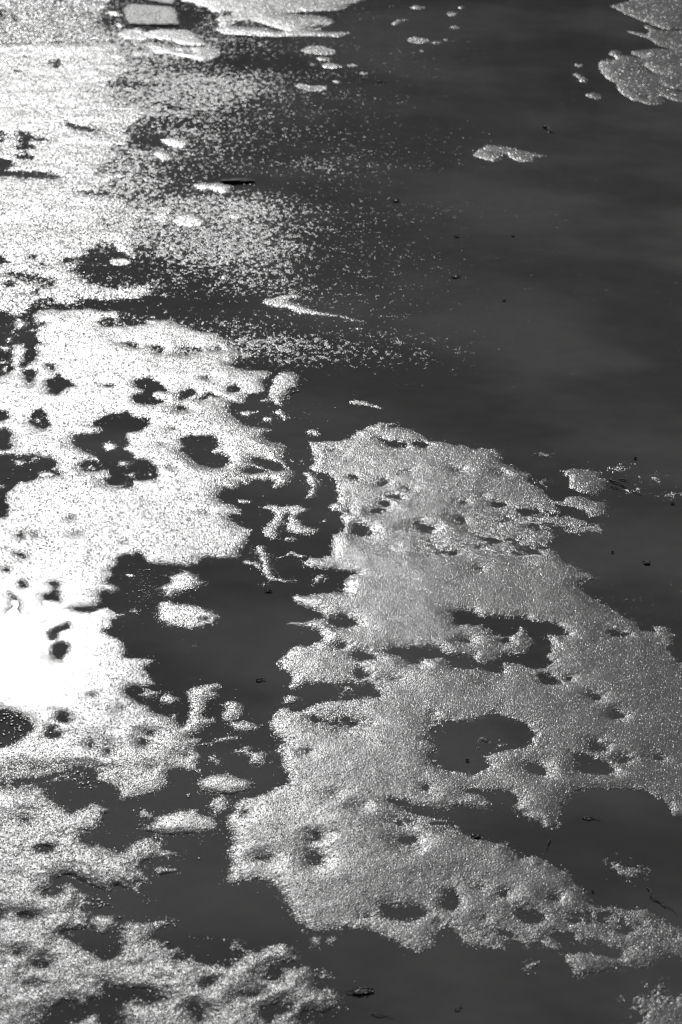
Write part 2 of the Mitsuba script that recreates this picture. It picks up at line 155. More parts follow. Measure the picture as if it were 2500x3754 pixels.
  [[(-1271,8075),(-1244,8090),(-1214,8075),(-1218,8057),(-1258,8061)],[(-1376,8090),(-1324,8085),(-1333,8061),(-1373,8066)],[(-1174,7758),(-1154,7778),(-1122,7767),(-1128,7744),(-1167,7744)],[(-529,7656),(-509,7691),(-480,7673),(-500,7629),(-522,7629)],[(-561,7526),(-522,7500),(-513,7440),(-534,7415),(-564,7474)],[(-295,7500),(-262,7521),(-186,7508),(-180,7483),(-207,7466),(-244,7440),(-249,7409),(-276,7409),(-288,7457)],[(-1245,8522),(-1223,8538),(-1194,8517),(-1206,8492),(-1219,8507),(-1236,8492)],[(-1338,8742),(-1305,8747),(-1315,8726)],[(-1172,7638),(-1155,7634),(-1160,7625)],[(-1104,7673),(-1088,7672),(-1092,7663)],[(-384,7560),(-325,7595),(-297,7608),(-335,7569)],[(-608,8085),(-596,8080),(-601,8066)],[(-1427,9059),(-1310,9070),(-1227,9059),(-1271,9003),(-1397,9014)],[(-1261,7834),(-1234,7843),(-1237,7825)]]),
 ('snow_sheet', 'largest snow sheet, right of centre, glittering grey white and pierced by many dark melt holes', None, 6.6, 36, 6, 17, 1, 2,
  [(-176,12358),(-113,12367),(-18,12358),(46,12394),(78,12476),(142,12522),(167,12559),(223,12597),(304,12606),(311,12578),(255,12541),(335,12541),(374,12522),(436,12449),(489,12358),(552,12358),(620,12303),(617,12310),(681,12319),(702,12265),(844,12274),(871,12185),(866,12097),(896,12079),(938,12010),(1004,11958),(984,11890),(1026,11822),(1081,11738),(1106,11671),(1149,11638),(1185,11705),(1239,11721),(1317,11655),(1376,11638),(1381,11540),(1330,11467),(1286,11475),(1263,11556),(1190,11589),(1116,11605),(1106,11475),(1181,11475),(1250,11411),(1322,11379),(1316,11316),(1226,11300),(1157,11269),(1099,11379),(1042,11411),(1082,11253),(1038,11145),(1088,11038),(1138,10947),(1257,10829),(1198,10804),(1152,10760),(1186,10659),(1250,10587),(1311,10503),(1404,10391),(1411,10322),(1475,10282),(1490,10350),(1519,10364),(1564,10282),(1535,10147),(1575,10028),(1636,9976),(1700,9950),(1542,8735),(1428,8756),(1382,8772),(1384,8842),(1356,8864),(1330,8908),(1304,8946),(1250,8963),(1190,8979),(1132,8957),(1078,8974),(1015,8968),(969,8929),(940,8875),(928,8799),(908,8698),(863,8666),(831,8714),(786,8767),(746,8810),(733,8842),(752,8908),(729,8935),(669,8968),(625,8951),(605,8929),(564,8963),(520,8957),(507,8940),(562,8924),(598,8908),(641,8853),(618,8810),(570,8826),(478,8837),(427,8827),(371,8817),(317,8838),(263,8887),(214,8898),(189,8871),(255,8827),(315,8784),(351,8763),(406,8752),(475,8705),(503,8693),(519,8640),(535,8593),(588,8588),(635,8572),(689,8567),(709,8506),(730,8470),(795,8467),(830,8455),(885,8394),(928,8344),(951,8275),(987,8217),(988,8158),(1026,8130),(1053,8120),(1101,8134),(1139,8115),(1207,8106),(1259,8054),(1259,8057),(1298,8000),(1335,7986),(1435,7917),(1416,7771),(1311,7821),(1268,7834),(1219,7798),(1175,7753),(1124,7744),(1080,7753),(1045,7735),(976,7709),(919,7691),(888,7718),(854,7771),(853,7803),(884,7807),(937,7830),(987,7825),(1030,7807),(1086,7807),(1073,7852),(1037,7880),(1006,7917),(950,7917),(930,7889),(910,7917),(903,7963),(870,7977),(830,7972),(805,7944),(837,7926),(861,7871),(832,7852),(801,7889),(797,7917),(757,7907),(726,7871),(684,7907),(667,7917),(634,7917),(625,7862),(591,7852),(553,7880),(501,7866),(475,7898),(460,7954),(445,7991),(409,8009),(379,7981),(371,7917),(376,7880),(347,7852),(279,7839),(240,7862),(208,7917),(152,7963),(95,7986),(10,7995),(-47,7981),(-109,7963),(-143,7991),(-172,8028),(-208,8104),(-227,8190),(-263,8259),(-299,8293),(-340,8298),(-398,8298),(-427,8288),(-463,8298),(-471,8308),(-471,8377),(-460,8387),(-459,8438),(-467,8478),(-459,8495),(-438,8574),(-453,8647),(-472,8689),(-475,8742),(-453,8817),(-449,8871),(-413,8898),(-370,8909),(-322,8942),(-280,8981),(-240,9003),(-238,9059),(-256,9149),(-257,9229),(-274,9264),(-269,9316),(-243,9322),(-263,9363),(-296,9405),(-314,9464),(-313,9561),(-295,9622),(-256,9628),(-216,9597),(-171,9604),(-119,9647),(-67,9684),(-14,9690),(38,9696),(90,9702),(163,9721),(173,9765),(144,9822),(118,9841),(78,9822),(52,9847),(-28,9822),(-107,9828),(-174,9822),(-206,9784),(-236,9809),(-233,9834),(-221,9894),(-269,9952),(-301,10023),(-278,10083),(-239,10129),(-212,10175),(-158,10162),(-124,10202),(-101,10236),(-111,10304),(-153,10338),(-195,10358),(-243,10345),(-260,10365),(-230,10393),(-181,10393),(-126,10414),(-71,10428),(-99,10462),(-134,10518),(-197,10547),(-233,10596),(-248,10646),(-178,10653),(-93,10668),(20,10682),(20,10813),(48,10842),(81,10857),(56,10887),(-16,10902),(-66,10917),(-145,10909),(-203,10976),(-161,11037),(-96,11044),(-45,11052),(-31,11128),(-46,11221),(-46,11284),(13,11299),(13,11378),(-2,11458),(6,11507),(-17,11542),(-47,11518),(-62,11567),(-54,11624),(-28,11640),(-13,11732),(-25,11832),(-40,11917),(-79,11978),(-133,11995),(-172,12021),(-169,12064),(-142,12090),(-138,12134),(-158,12196),(-167,12285)],
  [[(197,12412),(252,12358),(315,12358),(362,12330),(353,12267),(282,12285),(220,12348)],[(386,12339),(442,12367),(484,12321),(463,12276),(408,12294)],[(-73,12267),(-33,12259),(-49,12232)],[(37,11952),(75,11952),(83,11909),(52,11900)],[(190,11875),(229,11900),(243,11849),(228,11824),(197,11832)],[(241,11732),(317,11698),(324,11665),(263,11682)],[(202,11632),(233,11665),(259,11632),(254,11591),(217,11591)],[(156,11550),(201,11575),(238,11542),(208,11510),(163,11518)],[(338,11978),(377,12003),(361,11969)],[(346,11795),(376,11790),(360,11762)],[(13,11559),(51,11542),(43,11510)],[(43,11386),(88,11402),(139,11370),(153,11299),(131,11260),(79,11260),(50,11299)],[(373,11386),(400,11410),(443,11370),(480,11355),(463,11291),(419,11291),(376,11339)],[(-57,10400),(-29,10441),(12,10455),(54,10428),(81,10372),(47,10338),(-15,10338),(-50,10372)],[(-22,10175),(5,10189),(22,10162),(5,10142),(-15,10149)],[(46,10096),(93,10122),(147,10083),(181,10063),(120,10050),(79,10037),(53,10063)],[(195,10109),(256,10149),(352,10155),(453,10142),(492,10089),(511,10063),(470,10050),(389,10050),(354,10004),(308,10010),(282,10056),(235,10083)],[(59,9946),(92,9971),(139,9907),(105,9875),(72,9900)],[(218,9881),(277,9862),(244,9849)],[(523,10475),(587,10500),(635,10489),(674,10426),(737,10447),(819,10433),(889,10440),(914,10398),(969,10391),(1035,10357),(1077,10268),(1048,10254),(988,10275),(971,10227),(994,10174),(982,10107),(960,10081),(976,10015),(959,9970),(899,9970),(840,10002),(794,10009),(755,10028),(749,9931),(709,9925),(651,9963),(624,9970),(564,9963),(517,9976),(488,10081),(569,10087),(609,10081),(636,10009),(681,10035),(736,10055),(772,10094),(846,10087),(884,10147),(902,10214),(886,10282),(856,10350),(831,10282),(774,10248),(721,10268),(677,10350),(608,10364),(553,10364)],[(547,10221),(582,10241),(616,10221),(587,10194)],[(759,10221),(794,10234),(802,10194),(777,10180)],[(887,9892),(922,9918),(955,9918),(1009,9835),(974,9816),(915,9829)],[(1013,9886),(1052,9880),(1046,9848),(1023,9854)],[(1263,10282),(1287,10322),(1327,10309),(1371,10271),(1341,10241),(1294,10248)],[(1106,9734),(1141,9753),(1176,9703),(1154,9682),(1116,9694)],[(1191,9586),(1226,9611),(1260,9562),(1231,9531),(1194,9550)],[(1081,9327),(1112,9356),(1163,9291),(1154,9257),(1109,9257),(1080,9280)],[(376,9495),(589,9501),(636,9550),(708,9562),(764,9519),(827,9489),(853,9405),(842,9335),(788,9288),(717,9268),(620,9216),(639,9153),(608,9108),(563,9080),(526,9097),(489,9113),(491,9104),(437,9126),(394,9160),(390,9218),(424,9287),(406,9328),(376,9369),(410,9440),(463,9482)],[(792,9142),(831,9170),(869,9165),(890,9113),(875,9074),(825,9085),(796,9113)],[(999,9222),(1032,9239),(1075,9222),(1140,9182),(1169,9153),(1176,9097),(1150,9080),(1081,9080),(1033,9102),(1012,9153)],[(1187,9210),(1227,9234),(1255,9199),(1233,9165),(1196,9170)],[(1351,9210),(1385,9228),(1407,9205),(1374,9190)],[(638,8197),(652,8236),(673,8246),(664,8202),(649,8183)],[(829,8202),(854,8226),(876,8207),(868,8178),(839,8178)],[(546,8262),(577,8256),(559,8241)],[(-144,9537),(-105,9561),(-85,9512),(-117,9488)],[(-14,9524),(31,9543),(44,9512),(12,9494)],[(352,8986),(376,8975),(375,8942),(357,8953)],[(-134,8636),(-97,8636),(-85,8605),(-109,8569),(-139,8574),(-109,8595),(-115,8621)],[(-422,8806),(-398,8800),(-409,8784)],[(220,8595),(275,8615),(317,8615),(310,8574),(262,8563)],[(401,9579),(420,9567),(413,9537)],[(-172,9252),(-141,9264),(-147,9241)],[(-115,9235),(-99,9241),(-102,9223)],[(-38,8942),(-23,8947),(-29,8925)],[(75,8844),(91,8849),(84,8827)],[(-144,8488),(-108,8519),(-78,8468),(-90,8433),(-113,8417),(-137,8453)],[(-363,8468),(-322,8488),(-286,8478),(-303,8453),(-333,8458)],[(154,8152),(195,8161),(258,8137),(321,8133),(348,8085),(336,8066),(273,8028),(227,8042),(170,8061),(160,8104)],[(400,8239),(457,8254),(472,8171),(456,8118),(430,8114),(390,8133),(404,8190)],[(85,8075),(102,8080),(105,8052),(87,8052)],[(367,8038),(384,8042),(381,8024)],[(683,8085),(703,8118),(772,8118),(803,8075),(801,8047),(765,8019),(714,8028),(693,8057)],[(592,7981),(644,7995),(682,7963),(669,7935),(613,7949)],[(551,8075),(569,8085),(570,8047),(555,8047)],[(480,7965),(503,7967),(497,7952)],[(613,11638),(652,11655),(669,11622),(634,11605)],[(583,11459),(621,11459),(647,11387),(610,11387)],[(676,10918),(699,10932),(704,10903),(682,10888)],[(731,11730),(757,11718),(741,11705)],[(764,11638),(855,11638),(868,11605),(798,11573)],[(902,11556),(1008,11556),(1034,11508),(928,11492)],[(629,11316),(722,11253),(816,11222),(791,11176),(700,11253)],[(879,11176),(978,11129),(1018,11068),(916,11068)],[(822,11459),(881,11451),(857,11419)],[(606,12019),(644,12001),(627,11984)],[(837,12001),(870,11975),(850,11958)],[(1525,10174),(1588,10134),(1574,9976),(1541,10081)],[(1277,10888),(1304,10873),(1289,10858)],[(1147,8028),(1176,8028),(1180,8009),(1151,8009)],[(1109,7981),(1131,7981),(1123,7954)],[(951,8066),(986,8075),(977,8038)],[(1023,8042),(1041,8047),(1033,8028)]]),
 ('snow_sheet', 'dull grey rippled snow sheet in the top left corner, beyond the straight ridge', None, 4.8, 60, 6, 18, 5, 2,
  [(-3332,21461),(-2100,21461),(-1959,20968),(-1966,20751),(-2007,20516),(-1964,20432),(-2047,20286),(-1957,20204),(-1944,19919),(-1889,19752),(-2161,19720),(-2452,19704),(-2741,19681),(-3089,19673)],
  [[(-2932,20665),(-2830,20622),(-2797,20453),(-2901,20411)],[(-2741,20537),(-2707,20453),(-2682,20286),(-2710,20328)],[(-2410,20924),(-2363,20946),(-2349,20863),(-2392,20863)]]),
 ('ice_slab', 'flat rectangular grey ice slab near the top edge, framed by dark gaps', None, 20, 14, 3, 9, 3, 8,
  [(-1832,20601),(-1807,20751),(-1748,20772),(-1648,20751),(-1399,20665),(-1352,20516),(-1320,20162),(-1487,20142),(-1752,20183),(-1805,20411)],
  []),
 ('ice_slab', 'second grey ice slab cut by the top edge, just behind the rectangular slab', None, 20, 14, 3, 9, 3, 8,
  [(-1785,21461),(-1708,20903),(-1555,20816),(-1415,20729),(-1384,20859),(-1414,21461)],
  []),
 ('snow_patch', 'torn white snow strip directly in front of the rectangular ice slab', None, 5.04, 18.7, 6, 17, 1, 2,
  [(-1830,19959),(-1755,20060),(-1675,20101),(-1598,20020),(-1639,19939),(-1540,20040),(-1460,20081),(-1269,20060),(-1192,19959),(-1087,19720),(-1060,19641),(-1127,19602),(-1270,19661),(-1406,19779),(-1526,19831),(-1581,19779),(-1747,19807)],
  []),
 ('snow_patch', 'white snow strip in front of the torn strip, its right end fading into glittering frost', None, 4.2, 25.5, 7, 17, 1, 2,
  [(-1572,19641),(-1479,19649),(-1360,19602),(-1217,19544),(-1151,19602),(-1011,19602),(-948,19486),(-998,19294),(-1096,19200),(-1216,19313),(-1382,19401),(-1489,19447)],
  [[(-1332,19525),(-1295,19486),(-1310,19447)],[(-1226,19486),(-1180,19505),(-1166,19440),(-1210,19416)]]),
 ('snow_patch', 'small white snow sliver left of the bright strip, ahead of the dark gap', None, 3.78, 18.7, 6, 17, 1, 2,
  [(-1672,19428),(-1607,19486),(-1487,19409),(-1540,19351),(-1632,19351)],
  []),
 ('snow_patch', 'tiny bright snow tongue in the dark gap left of the ice slab', None, 3.78, 18.7, 6, 17, 1, 2,
  [(-1966,20537),(-1928,20588),(-1843,20580),(-1845,20453),(-1907,20474)],
  []),
 ('snow_patch', 'tiny white lump touching the left end of the rectangular slab', None, 4.2, 18.7, 6, 17, 1, 2,
  [(-1852,20245),(-1808,20286),(-1785,20142),(-1819,20122)],
  []),
 ('snow_sheet', 'pale snow sheet along the top edge right of the slabs, with a dark crack', None, 6.6, 60, 6, 17, 1, 2,
  [(-1408,21461),(-1357,20881),(-1238,20837),(-1154,20622),(-1004,20537),(-1018,20286),(-1033,20081),(-946,19939),(-792,19919),(-567,19871),(-332,19891),(-2,19887),(80,19979),(-97,19992),(-192,20040),(-50,20286),(-75,20369),(-171,20445),(-292,20474),(-462,20537),(-318,20580),(-27,20622),(145,20881),(194,20946),(274,21461)],
  [[(-908,20162),(-866,20328),(-759,20348),(-635,20224),(-537,20101),(-429,20020),(-523,20020),(-656,20122),(-788,20142)],[(-264,20142),(-98,20245),(-169,20122),(-216,20060)],[(-1300,20411),(-1235,20559),(-1109,20453),(-1008,20328),(-989,20162),(-1040,19979),(-1143,19919),(-1220,20040),(-1267,20245)],[(-1184,20751),(-1136,20751),(-1065,20537),(-1151,20559)],[(-986,20622),(-912,20601),(-908,20474),(-979,20453)]]),
 ('snow_patch', 'largest oval snow spot on the far dark ice, right of the glittering frost', 'oval snow spots on the far dark ice', 2.94, 21.25, 4, 8, 1, 2,
  [(-315,19494),(-258,19610),(-154,19622),(-49,19505),(-43,19409),(-118,19378),(-245,19416)],
  []),
 ('snow_patch', 'slim oval snow spot just below the largest far oval', 'oval snow spots on the far dark ice', 2.94, 21.25, 4, 8, 1, 2,
  [(-197,19294),(-152,19332),(-71,19275),(-94,19226),(-162,19234)],
  []),
 ('snow_patch', 'bright oval snow spot third down in the column of far ovals', 'oval snow spots on the far dark ice', 2.94, 21.25, 4, 8, 1, 2,
  [(-156,19125),(-105,19181),(-25,19143),(9,19069),(-70,19024),(-127,19050)],
  []),
 ('snow_patch', 'tiny snow speck left of the third far oval', 'oval snow spots on the far dark ice', 2.94, 21.25, 4, 8, 1, 2,
  [(-238,19132),(-219,19155),(-199,19132),(-218,19091)],
  []),
 ('snow_patch', 'narrow snow dash right of the third far oval', 'oval snow spots on the far dark ice', 2.94, 21.25, 4, 8, 1, 2,
  [(43,19113),(89,19143),(140,19087),(77,19069)],
  []),
 ('snow_patch', 'small snow dash lowest to the right of the column of far ovals', 'oval snow spots on the far dark ice', 2.94, 21.25, 4, 8, 1, 2,
  [(142,18921),(178,18939),(217,18884),(172,18866)],
  []),
 ('snow_patch', 'long curved snow streak below the column of far ovals', 'oval snow spots on the far dark ice', 2.94, 21.25, 4, 8, 1, 2,
  [(-347,18595),(-325,18659),(-213,18577),(-113,18595),(-100,18517),(-157,18460),(-245,18471),(-324,18542)],
  []),
 ('snow_patch', 'small snow fleck above the right end of the long curved streak', 'oval snow spots on the far dark ice', 2.94, 21.25, 4, 8, 1, 2,
  [(-69,18695),(-36,18731),(3,18684),(-36,18656)],
  []),
 ('snow_patch', 'oval snow spot highest of the far group at top centre right', 'oval snow spots on the far dark ice', 2.94, 21.25, 4, 8, 1, 2,
  [(582,20708),(633,20759),(710,20708),(654,20648),(606,20665)],
  []),
 ('snow_patch', 'round snow spot in the far group, right of the comet shaped one', 'oval snow spots on the far dark ice', 2.94, 21.25, 4, 8, 1, 2,
  [(874,20516),(906,20571),(951,20546),(963,20474),(913,20432)],
  []),
 ('snow_patch', 'comet shaped snow streak with a thin tail at top centre right', 'oval snow spots on the far dark ice', 2.94, 21.25, 4, 8, 1, 2,
  [(415,20224),(465,20328),(562,20369),(488,20265),(433,20195)],
  []),
 ('snow_patch', 'oval snow spot at the right end of the far group, under the round one', 'oval snow spots on the far dark ice', 2.94, 21.25, 4, 8, 1, 2,
  [(896,20142),(937,20183),(972,20122),(933,20081)],
  []),
 ('snow_patch', 'wide oval snow spot lowest of the large ones in the far group', 'oval snow spots on the far dark ice', 2.94, 21.25, 4, 8, 1, 2,
  [(537,19799),(597,19859),(701,19799),(710,19720),(639,19681),(558,19712)],
  []),
 ('snow_patch', 'small snow dash right of the wide oval in the far group', 'oval snow spots on the far dark ice', 2.94, 21.25, 4, 8, 1, 2,
  [(733,19712),(769,19748),(813,19712),(755,19673)],
  []),
 ('snow_patch', 'faint snow speck between the small dash and the right end of the far group', 'oval snow spots on the far dark ice', 2.94, 21.25, 4, 8, 1, 2,
  [(829,19787),(848,19807),(867,19787),(849,19748)],
  []),
 ('snow_patch', 'faint snow speck under the wide oval of the far group', 'oval snow spots on the far dark ice', 2.94, 21.25, 4, 8, 1, 2,
  [(628,19486),(646,19505),(662,19482),(644,19451)],
  []),
 ('snow_patch', 'faint snow dash topmost right in the far group', 'oval snow spots on the far dark ice', 2.94, 21.25, 4, 8, 1, 2,
  [(978,20716),(1015,20738),(1044,20699),(1007,20674)],
  []),
 ('snow_patch', 'upper of the two small snow spots left of the lobed top right sheet', None, 3.36, 18.7, 6, 8, 1, 2,
  [(1828,19125),(1859,19155),(1897,19087),(1862,19050)],
  []),
 ('snow_patch', 'lower bent one of the two small snow spots left of the lobed top right sheet', None, 3.36, 18.7, 6, 8, 1, 2,
  [(1802,18866),(1835,18928),(1852,18866),(1893,18757),(1882,18684),(1843,18695),(1828,18775)],
  []),
 ('snow_patch', 'faint grey diamond of snow below and left of the lobed top right sheet', None, 1.89, 18.7, 5, 8, 1, 2,
  [(1857,18359),(1910,18436),(1979,18348),(1974,18296),(1927,18261),(1877,18313)],
  []),
 ('snow_sheet', 'lobed snow sheet with rounded white rim at the right edge near the top', None, 7.8, 52.5, 4, 6, 1, 2,
  [(2025,19162),(2048,19226),(2108,19249),(2176,19249),(2173,19332),(2127,19390),(2153,19486),(2201,19505),(2236,19447),(2223,19370),(2278,19351),(2385,19275),(2359,19351),(2313,19409),(2320,19478),(2409,19505),(2529,19544),(2631,19517),(2624,19563),(2540,19641),(2499,19799),(2406,19919),(2322,20020),(2415,20000),(2491,19939),(2526,20040),(2487,20122),(2499,20183),(2540,20171),(2575,20060),(2642,20020),(2760,20020),(2993,20081),(2783,18453),(2548,18524),(2457,18595),(2580,18418),(2769,18348),(2743,18141),(2533,18210),(2476,18279),(2409,18366),(2428,18244),(2407,18158),(2326,18114),(2250,18210),(2199,18244),(2136,18383),(2113,18542),(2118,18649),(2059,18738),(2034,18884),(2021,19050)],
  [[(2297,18348),(2332,18366),(2319,18296)],[(2382,19143),(2395,19050),(2437,18921),(2499,18866),(2413,18902),(2380,19013)]]),
 ('snow_sheet', 'pointed grey snow sheet in the top right corner', None, 7.2, 60, 4, 6, 1, 2,
  [(2255,20751),(2326,20794),(2445,20881),(2530,21461),(3171,21461),(2998,20122),(2770,20101),(2682,20060),(2608,20142),(2526,20265),(2434,20411),(2372,20516),(2324,20644)],
  []),
 ('snow_patch', 'lone notched snow island on the open dark ice, upper right', None, 4.2, 23.8, 6, 7, 1, 2,
  [(933,16993),(976,17132),(1012,17132),(1020,17188),(1064,17225),(1156,17200),(1266,17138),(1364,17054),(1447,16984),(1369,16978),(1359,16902),(1301,16871),(1251,16886),(1194,16962),(1197,17024),(1162,17039),(1123,16984),(1130,16932),(1076,16871),(1017,16917),(968,16962)],
  []),
 ('snow_patch', 'smooth snow lump with a flat grey top beside the dark bark chip', None, 6.3, 25.5, 6, 6, 1, 2,
  [(-1029,16408),(-961,16446),(-910,16437),(-851,16451),(-790,16422),(-740,16379),(-747,16308),(-774,16236),(-802,16236),(-904,16308),(-943,16279),(-995,16336)],
  []),
 ('snow_patch', 'wide white snow oval at the lower rim of the frost field, upper left centre', None, 4.62, 18.7, 6, 17, 1, 2,
  [(-1313,17335),(-1238,17399),(-1110,17351),(-1063,17256),(-1131,17163),(-1205,17194),(-1261,17256)],
  []),
 ('snow_patch', 'tilted bright snow oval below and left of the wide white oval', None, 4.62, 18.7, 6, 17, 1, 2,
  [(-1343,17070),(-1294,17116),(-1206,17024),(-1179,16917),(-1249,16886),(-1315,16962)],
  []),
 ('snow_patch', 'rounded white snow mound right of the upper left sheet, below the bark chip', None, 5.04, 18.7, 6, 17, 1, 2,
  [(-1128,15726),(-1095,15821),(-990,15861),(-898,15753),(-883,15633),(-966,15572),(-1034,15587),(-1094,15633)],
  []),
 ('snow_patch', 'ragged snow tuft joining the rounded mound on its left', None, 3.15, 18.7, 8, 17, 1, 2,
  [(-1266,15780),(-1221,15971),(-1174,15999),(-1130,15916),(-1139,15753),(-1162,15659),(-1244,15726)],
  []),
 ('snow_patch', 'small bright snow clot in the frost below the rounded mound', None, 3.78, 18.7, 6, 17, 1, 2,
  [(-1149,15293),(-1113,15319),(-1094,15242),(-1137,15242)],
  []),
 ('snow_patch', 'small bright snow clot right of the rounded mound', None, 3.78, 18.7, 6, 17, 1, 2,
  [(-767,15807),(-711,15861),(-643,15861),(-659,15766),(-697,15740)],
  []),
 ('snow_patch', 'tiny snow clot on dark ice, midway between the mound and the forked streak', None, 3.78, 18.7, 6, 17, 1, 2,
  [(-767,14722),(-733,14794),(-708,14734),(-728,14674)],
  []),
 ('snow_patch', 'white snow islet inside the dark bay of the upper left sheet', None, 4.62, 18.7, 6, 17, 1, 2,
  [(-1492,15003),(-1458,15040),(-1393,15040),(-1334,14990),(-1339,14934),(-1402,14916),(-1460,14941)],
  []),
 ('snow_patch', 'small snow tip above right of the islet in the dark bay', None, 3.36, 18.7, 6, 17, 1, 2,
  [(-1362,15115),(-1308,15078),(-1318,15023)],
  []),
 ('snow_patch', 'forked snow streak pointing left on the dark ice at upper centre', None, 5.46, 21.25, 6, 8, 1, 2,
  [(-488,14333),(-458,14368),(-361,14421),(-298,14449),(-258,14430),(-270,14368),(-306,14379),(-314,14322),(-251,14276),(-161,14185),(-72,14139),(42,14083),(130,14027),(77,14027),(-19,14083),(-143,14117),(-214,14139),(-249,14139),(-294,14185),(-330,14230),(-401,14241),(-455,14264)],
  []),
 ('snow_patch', 'tiny snow dash below the tail of the forked streak', None, 2.94, 18.7, 6, 17, 1, 2,
  [(59,13928),(103,13932),(120,13902),(85,13895)],
  []),
 ('snow_patch', 'largest snow islet in the dark channel at the left edge', 'snow islets in the dark channel at the left edge', 4.62, 18.7, 6, 17, 1, 2,
  [(-1985,13972),(-1970,14072),(-1903,14027),(-1887,13961),(-1926,13917),(-1958,13895)],
  []),
 ('snow_patch', 'low snow islet lowest in the dark channel at the left edge', 'snow islets in the dark channel at the left edge', 4.62, 18.7, 6, 17, 1, 2,
  [(-2005,13775),(-1962,13775),(-1965,13728),(-1991,13728)],
  []),
 ('snow_patch', 'round dot of snow below the largest islet of the left channel', 'snow islets in the dark channel at the left edge', 4.62, 18.7, 6, 17, 1, 2,
  [(-1943,13819),(-1929,13832),(-1913,13819),(-1915,13782),(-1933,13784)],
  []),
 ('snow_patch', 'small snow dash right of the round dot in the left channel', 'snow islets in the dark channel at the left edge', 4.62, 18.7, 6, 17, 1, 2,
  [(-1870,13884),(-1838,13906),(-1834,13858),(-1858,13851)],
  []),
 ('snow_patch', 'snow islet against the left edge under the channel islets', 'snow islets in the dark channel at the left edge', 4.62, 18.7, 6, 17, 1, 2,
  [(-2048,13632),(-1964,13643),(-1941,13600),(-1989,13569)],
  []),
 ('snow_patch', 'snow speck in the small pool at the left edge', 'snow islets in the dark channel at the left edge', 4.62, 18.7, 6, 17, 1, 2,
  [(-1961,13330),(-1941,13344),(-1931,13289),(-1948,13283)],
  []),
 ('snow_patch', 'round snow islet in the ring shaped melt hole near the left edge', 'snow islets in the melt holes of the left sheets', 5.04, 18.7, 6, 17, 1, 2,
  [(-1696,12640),(-1683,12657),(-1665,12638),(-1660,12593),(-1677,12586)],
  []),
 ('snow_patch', 'oval snow islet in the largest melt hole of the left sheet', 'snow islets in the melt holes of the left sheets', 5.04, 18.7, 6, 17, 1, 2,
  [(-1301,12294),(-1289,12339),(-1251,12354),(-1201,12321),(-1220,12267),(-1265,12241),(-1290,12259)],
  []),
 ('snow_patch', 'snow islet below the oval one in the largest melt hole', 'snow islets in the melt holes of the left sheets', 5.04, 18.7, 6, 17, 1, 2,
  [(-1194,12082),(-1178,12126),(-1130,12117),(-1130,12064),(-1172,12047)],
  []),
 ('snow_patch', 'flat snow islet near the foot of the largest melt hole', 'snow islets in the melt holes of the left sheets', 5.04, 18.7, 6, 17, 1, 2,
  [(-1134,11960),(-1104,11978),(-1076,11952),(-1085,11926),(-1124,11931)],
  []),
 ('snow_patch', 'small round snow islet at the right foot of the largest melt hole', 'snow islets in the melt holes of the left sheets', 5.04, 18.7, 6, 17, 1, 2,
  [(-1027,11969),(-1009,11998),(-992,11965),(-1010,11931)],
  []),
 ('snow_patch', 'snow islet at the very foot of the largest melt hole', 'snow islets in the melt holes of the left sheets', 5.04, 18.7, 6, 17, 1, 2,
  [(-1192,11816),(-1163,11841),(-1132,11829),(-1144,11785),(-1174,11785)],
  []),
 ('snow_patch', 'snow islet in the small pool left of the largest melt hole', 'snow islets in the melt holes of the left sheets', 5.04, 18.7, 6, 17, 1, 2,
  [(-1353,12047),(-1333,12076),(-1300,12021),(-1323,12000)],
  []),
 ('snow_patch', 'tilted snow islet in the wide left edge pool', 'snow islets in the melt holes of the left sheets', 5.04, 18.7, 6, 17, 1, 2,
  [(-1754,12108),(-1709,12138),(-1689,12108),(-1715,12052),(-1745,12061)],
  []),
 ('snow_patch', 'square snow islet right of the tilted one in the left edge pool', 'snow islets in the melt holes of the left sheets', 5.04, 18.7, 6, 17, 1, 2,
  [(-1669,12152),(-1644,12182),(-1622,12143),(-1642,12094)],
  []),
 ('snow_patch', 'long snow islet at the foot of the left edge pool', 'snow islets in the melt holes of the left sheets', 5.04, 18.7, 6, 17, 1, 2,
  [(-1620,11960),(-1593,12000),(-1533,11978),(-1529,11935),(-1577,11921),(-1609,11931)],
  []),
 ('snow_patch', 'snow speck at the left edge below the wide pool', 'snow islets in the melt holes of the left sheets', 5.04, 18.7, 6, 17, 1, 2,
  [(-1813,11836),(-1771,11836),(-1776,11795),(-1801,11799)],
  []),
 ('snow_patch', 'upright crescent of snow with a white left rim, alone at centre left', None, 5.88, 25.5, 6, 17, 1, 2,
  [(-406,13019),(-400,13118),(-378,13218),(-337,13275),(-279,13279),(-244,13218),(-251,13098),(-283,13058),(-314,12960),(-325,12863),(-328,12824),(-369,12824),(-386,12882),(-435,12878),(-440,12901),(-395,12911),(-409,12960)],
  []),
 ('snow_patch', 'bright wedge of snow right under the upright crescent', None, 5.04, 18.7, 6, 17, 1, 2,
  [(-363,12757),(-327,12786),(-309,12691),(-304,12625),(-324,12619),(-349,12691)],
  []),
 ('snow_patch', 'small snow clump below left of the upright crescent', None, 3.78, 18.7, 7, 17, 1, 2,
  [(-425,12653),(-373,12672),(-362,12615),(-404,12612)],
  []),
 ('snow_patch', 'small snow clump near the left sheet, left of the crescent foot', None, 3.78, 18.7, 7, 17, 1, 2,
  [(-569,12729),(-529,12751),(-472,12729),(-511,12681),(-551,12681)],
  []),
 ('snow_patch', 'small snow tuft above the left corner of the largest sheet', None, 3.78, 18.7, 6, 17, 1, 2,
  [(-189,12485),(-162,12526),(-113,12467),(-129,12430),(-169,12449)],
  []),
 ('snow_patch', 'thin bowed snow streak on dark ice above the largest sheet', None, 3.36, 18.7, 5, 17, 1, 2,
  [(47,12882),(97,12898),(162,12863),(210,12824),(238,12782),(186,12805),(121,12824),(64,12834)],
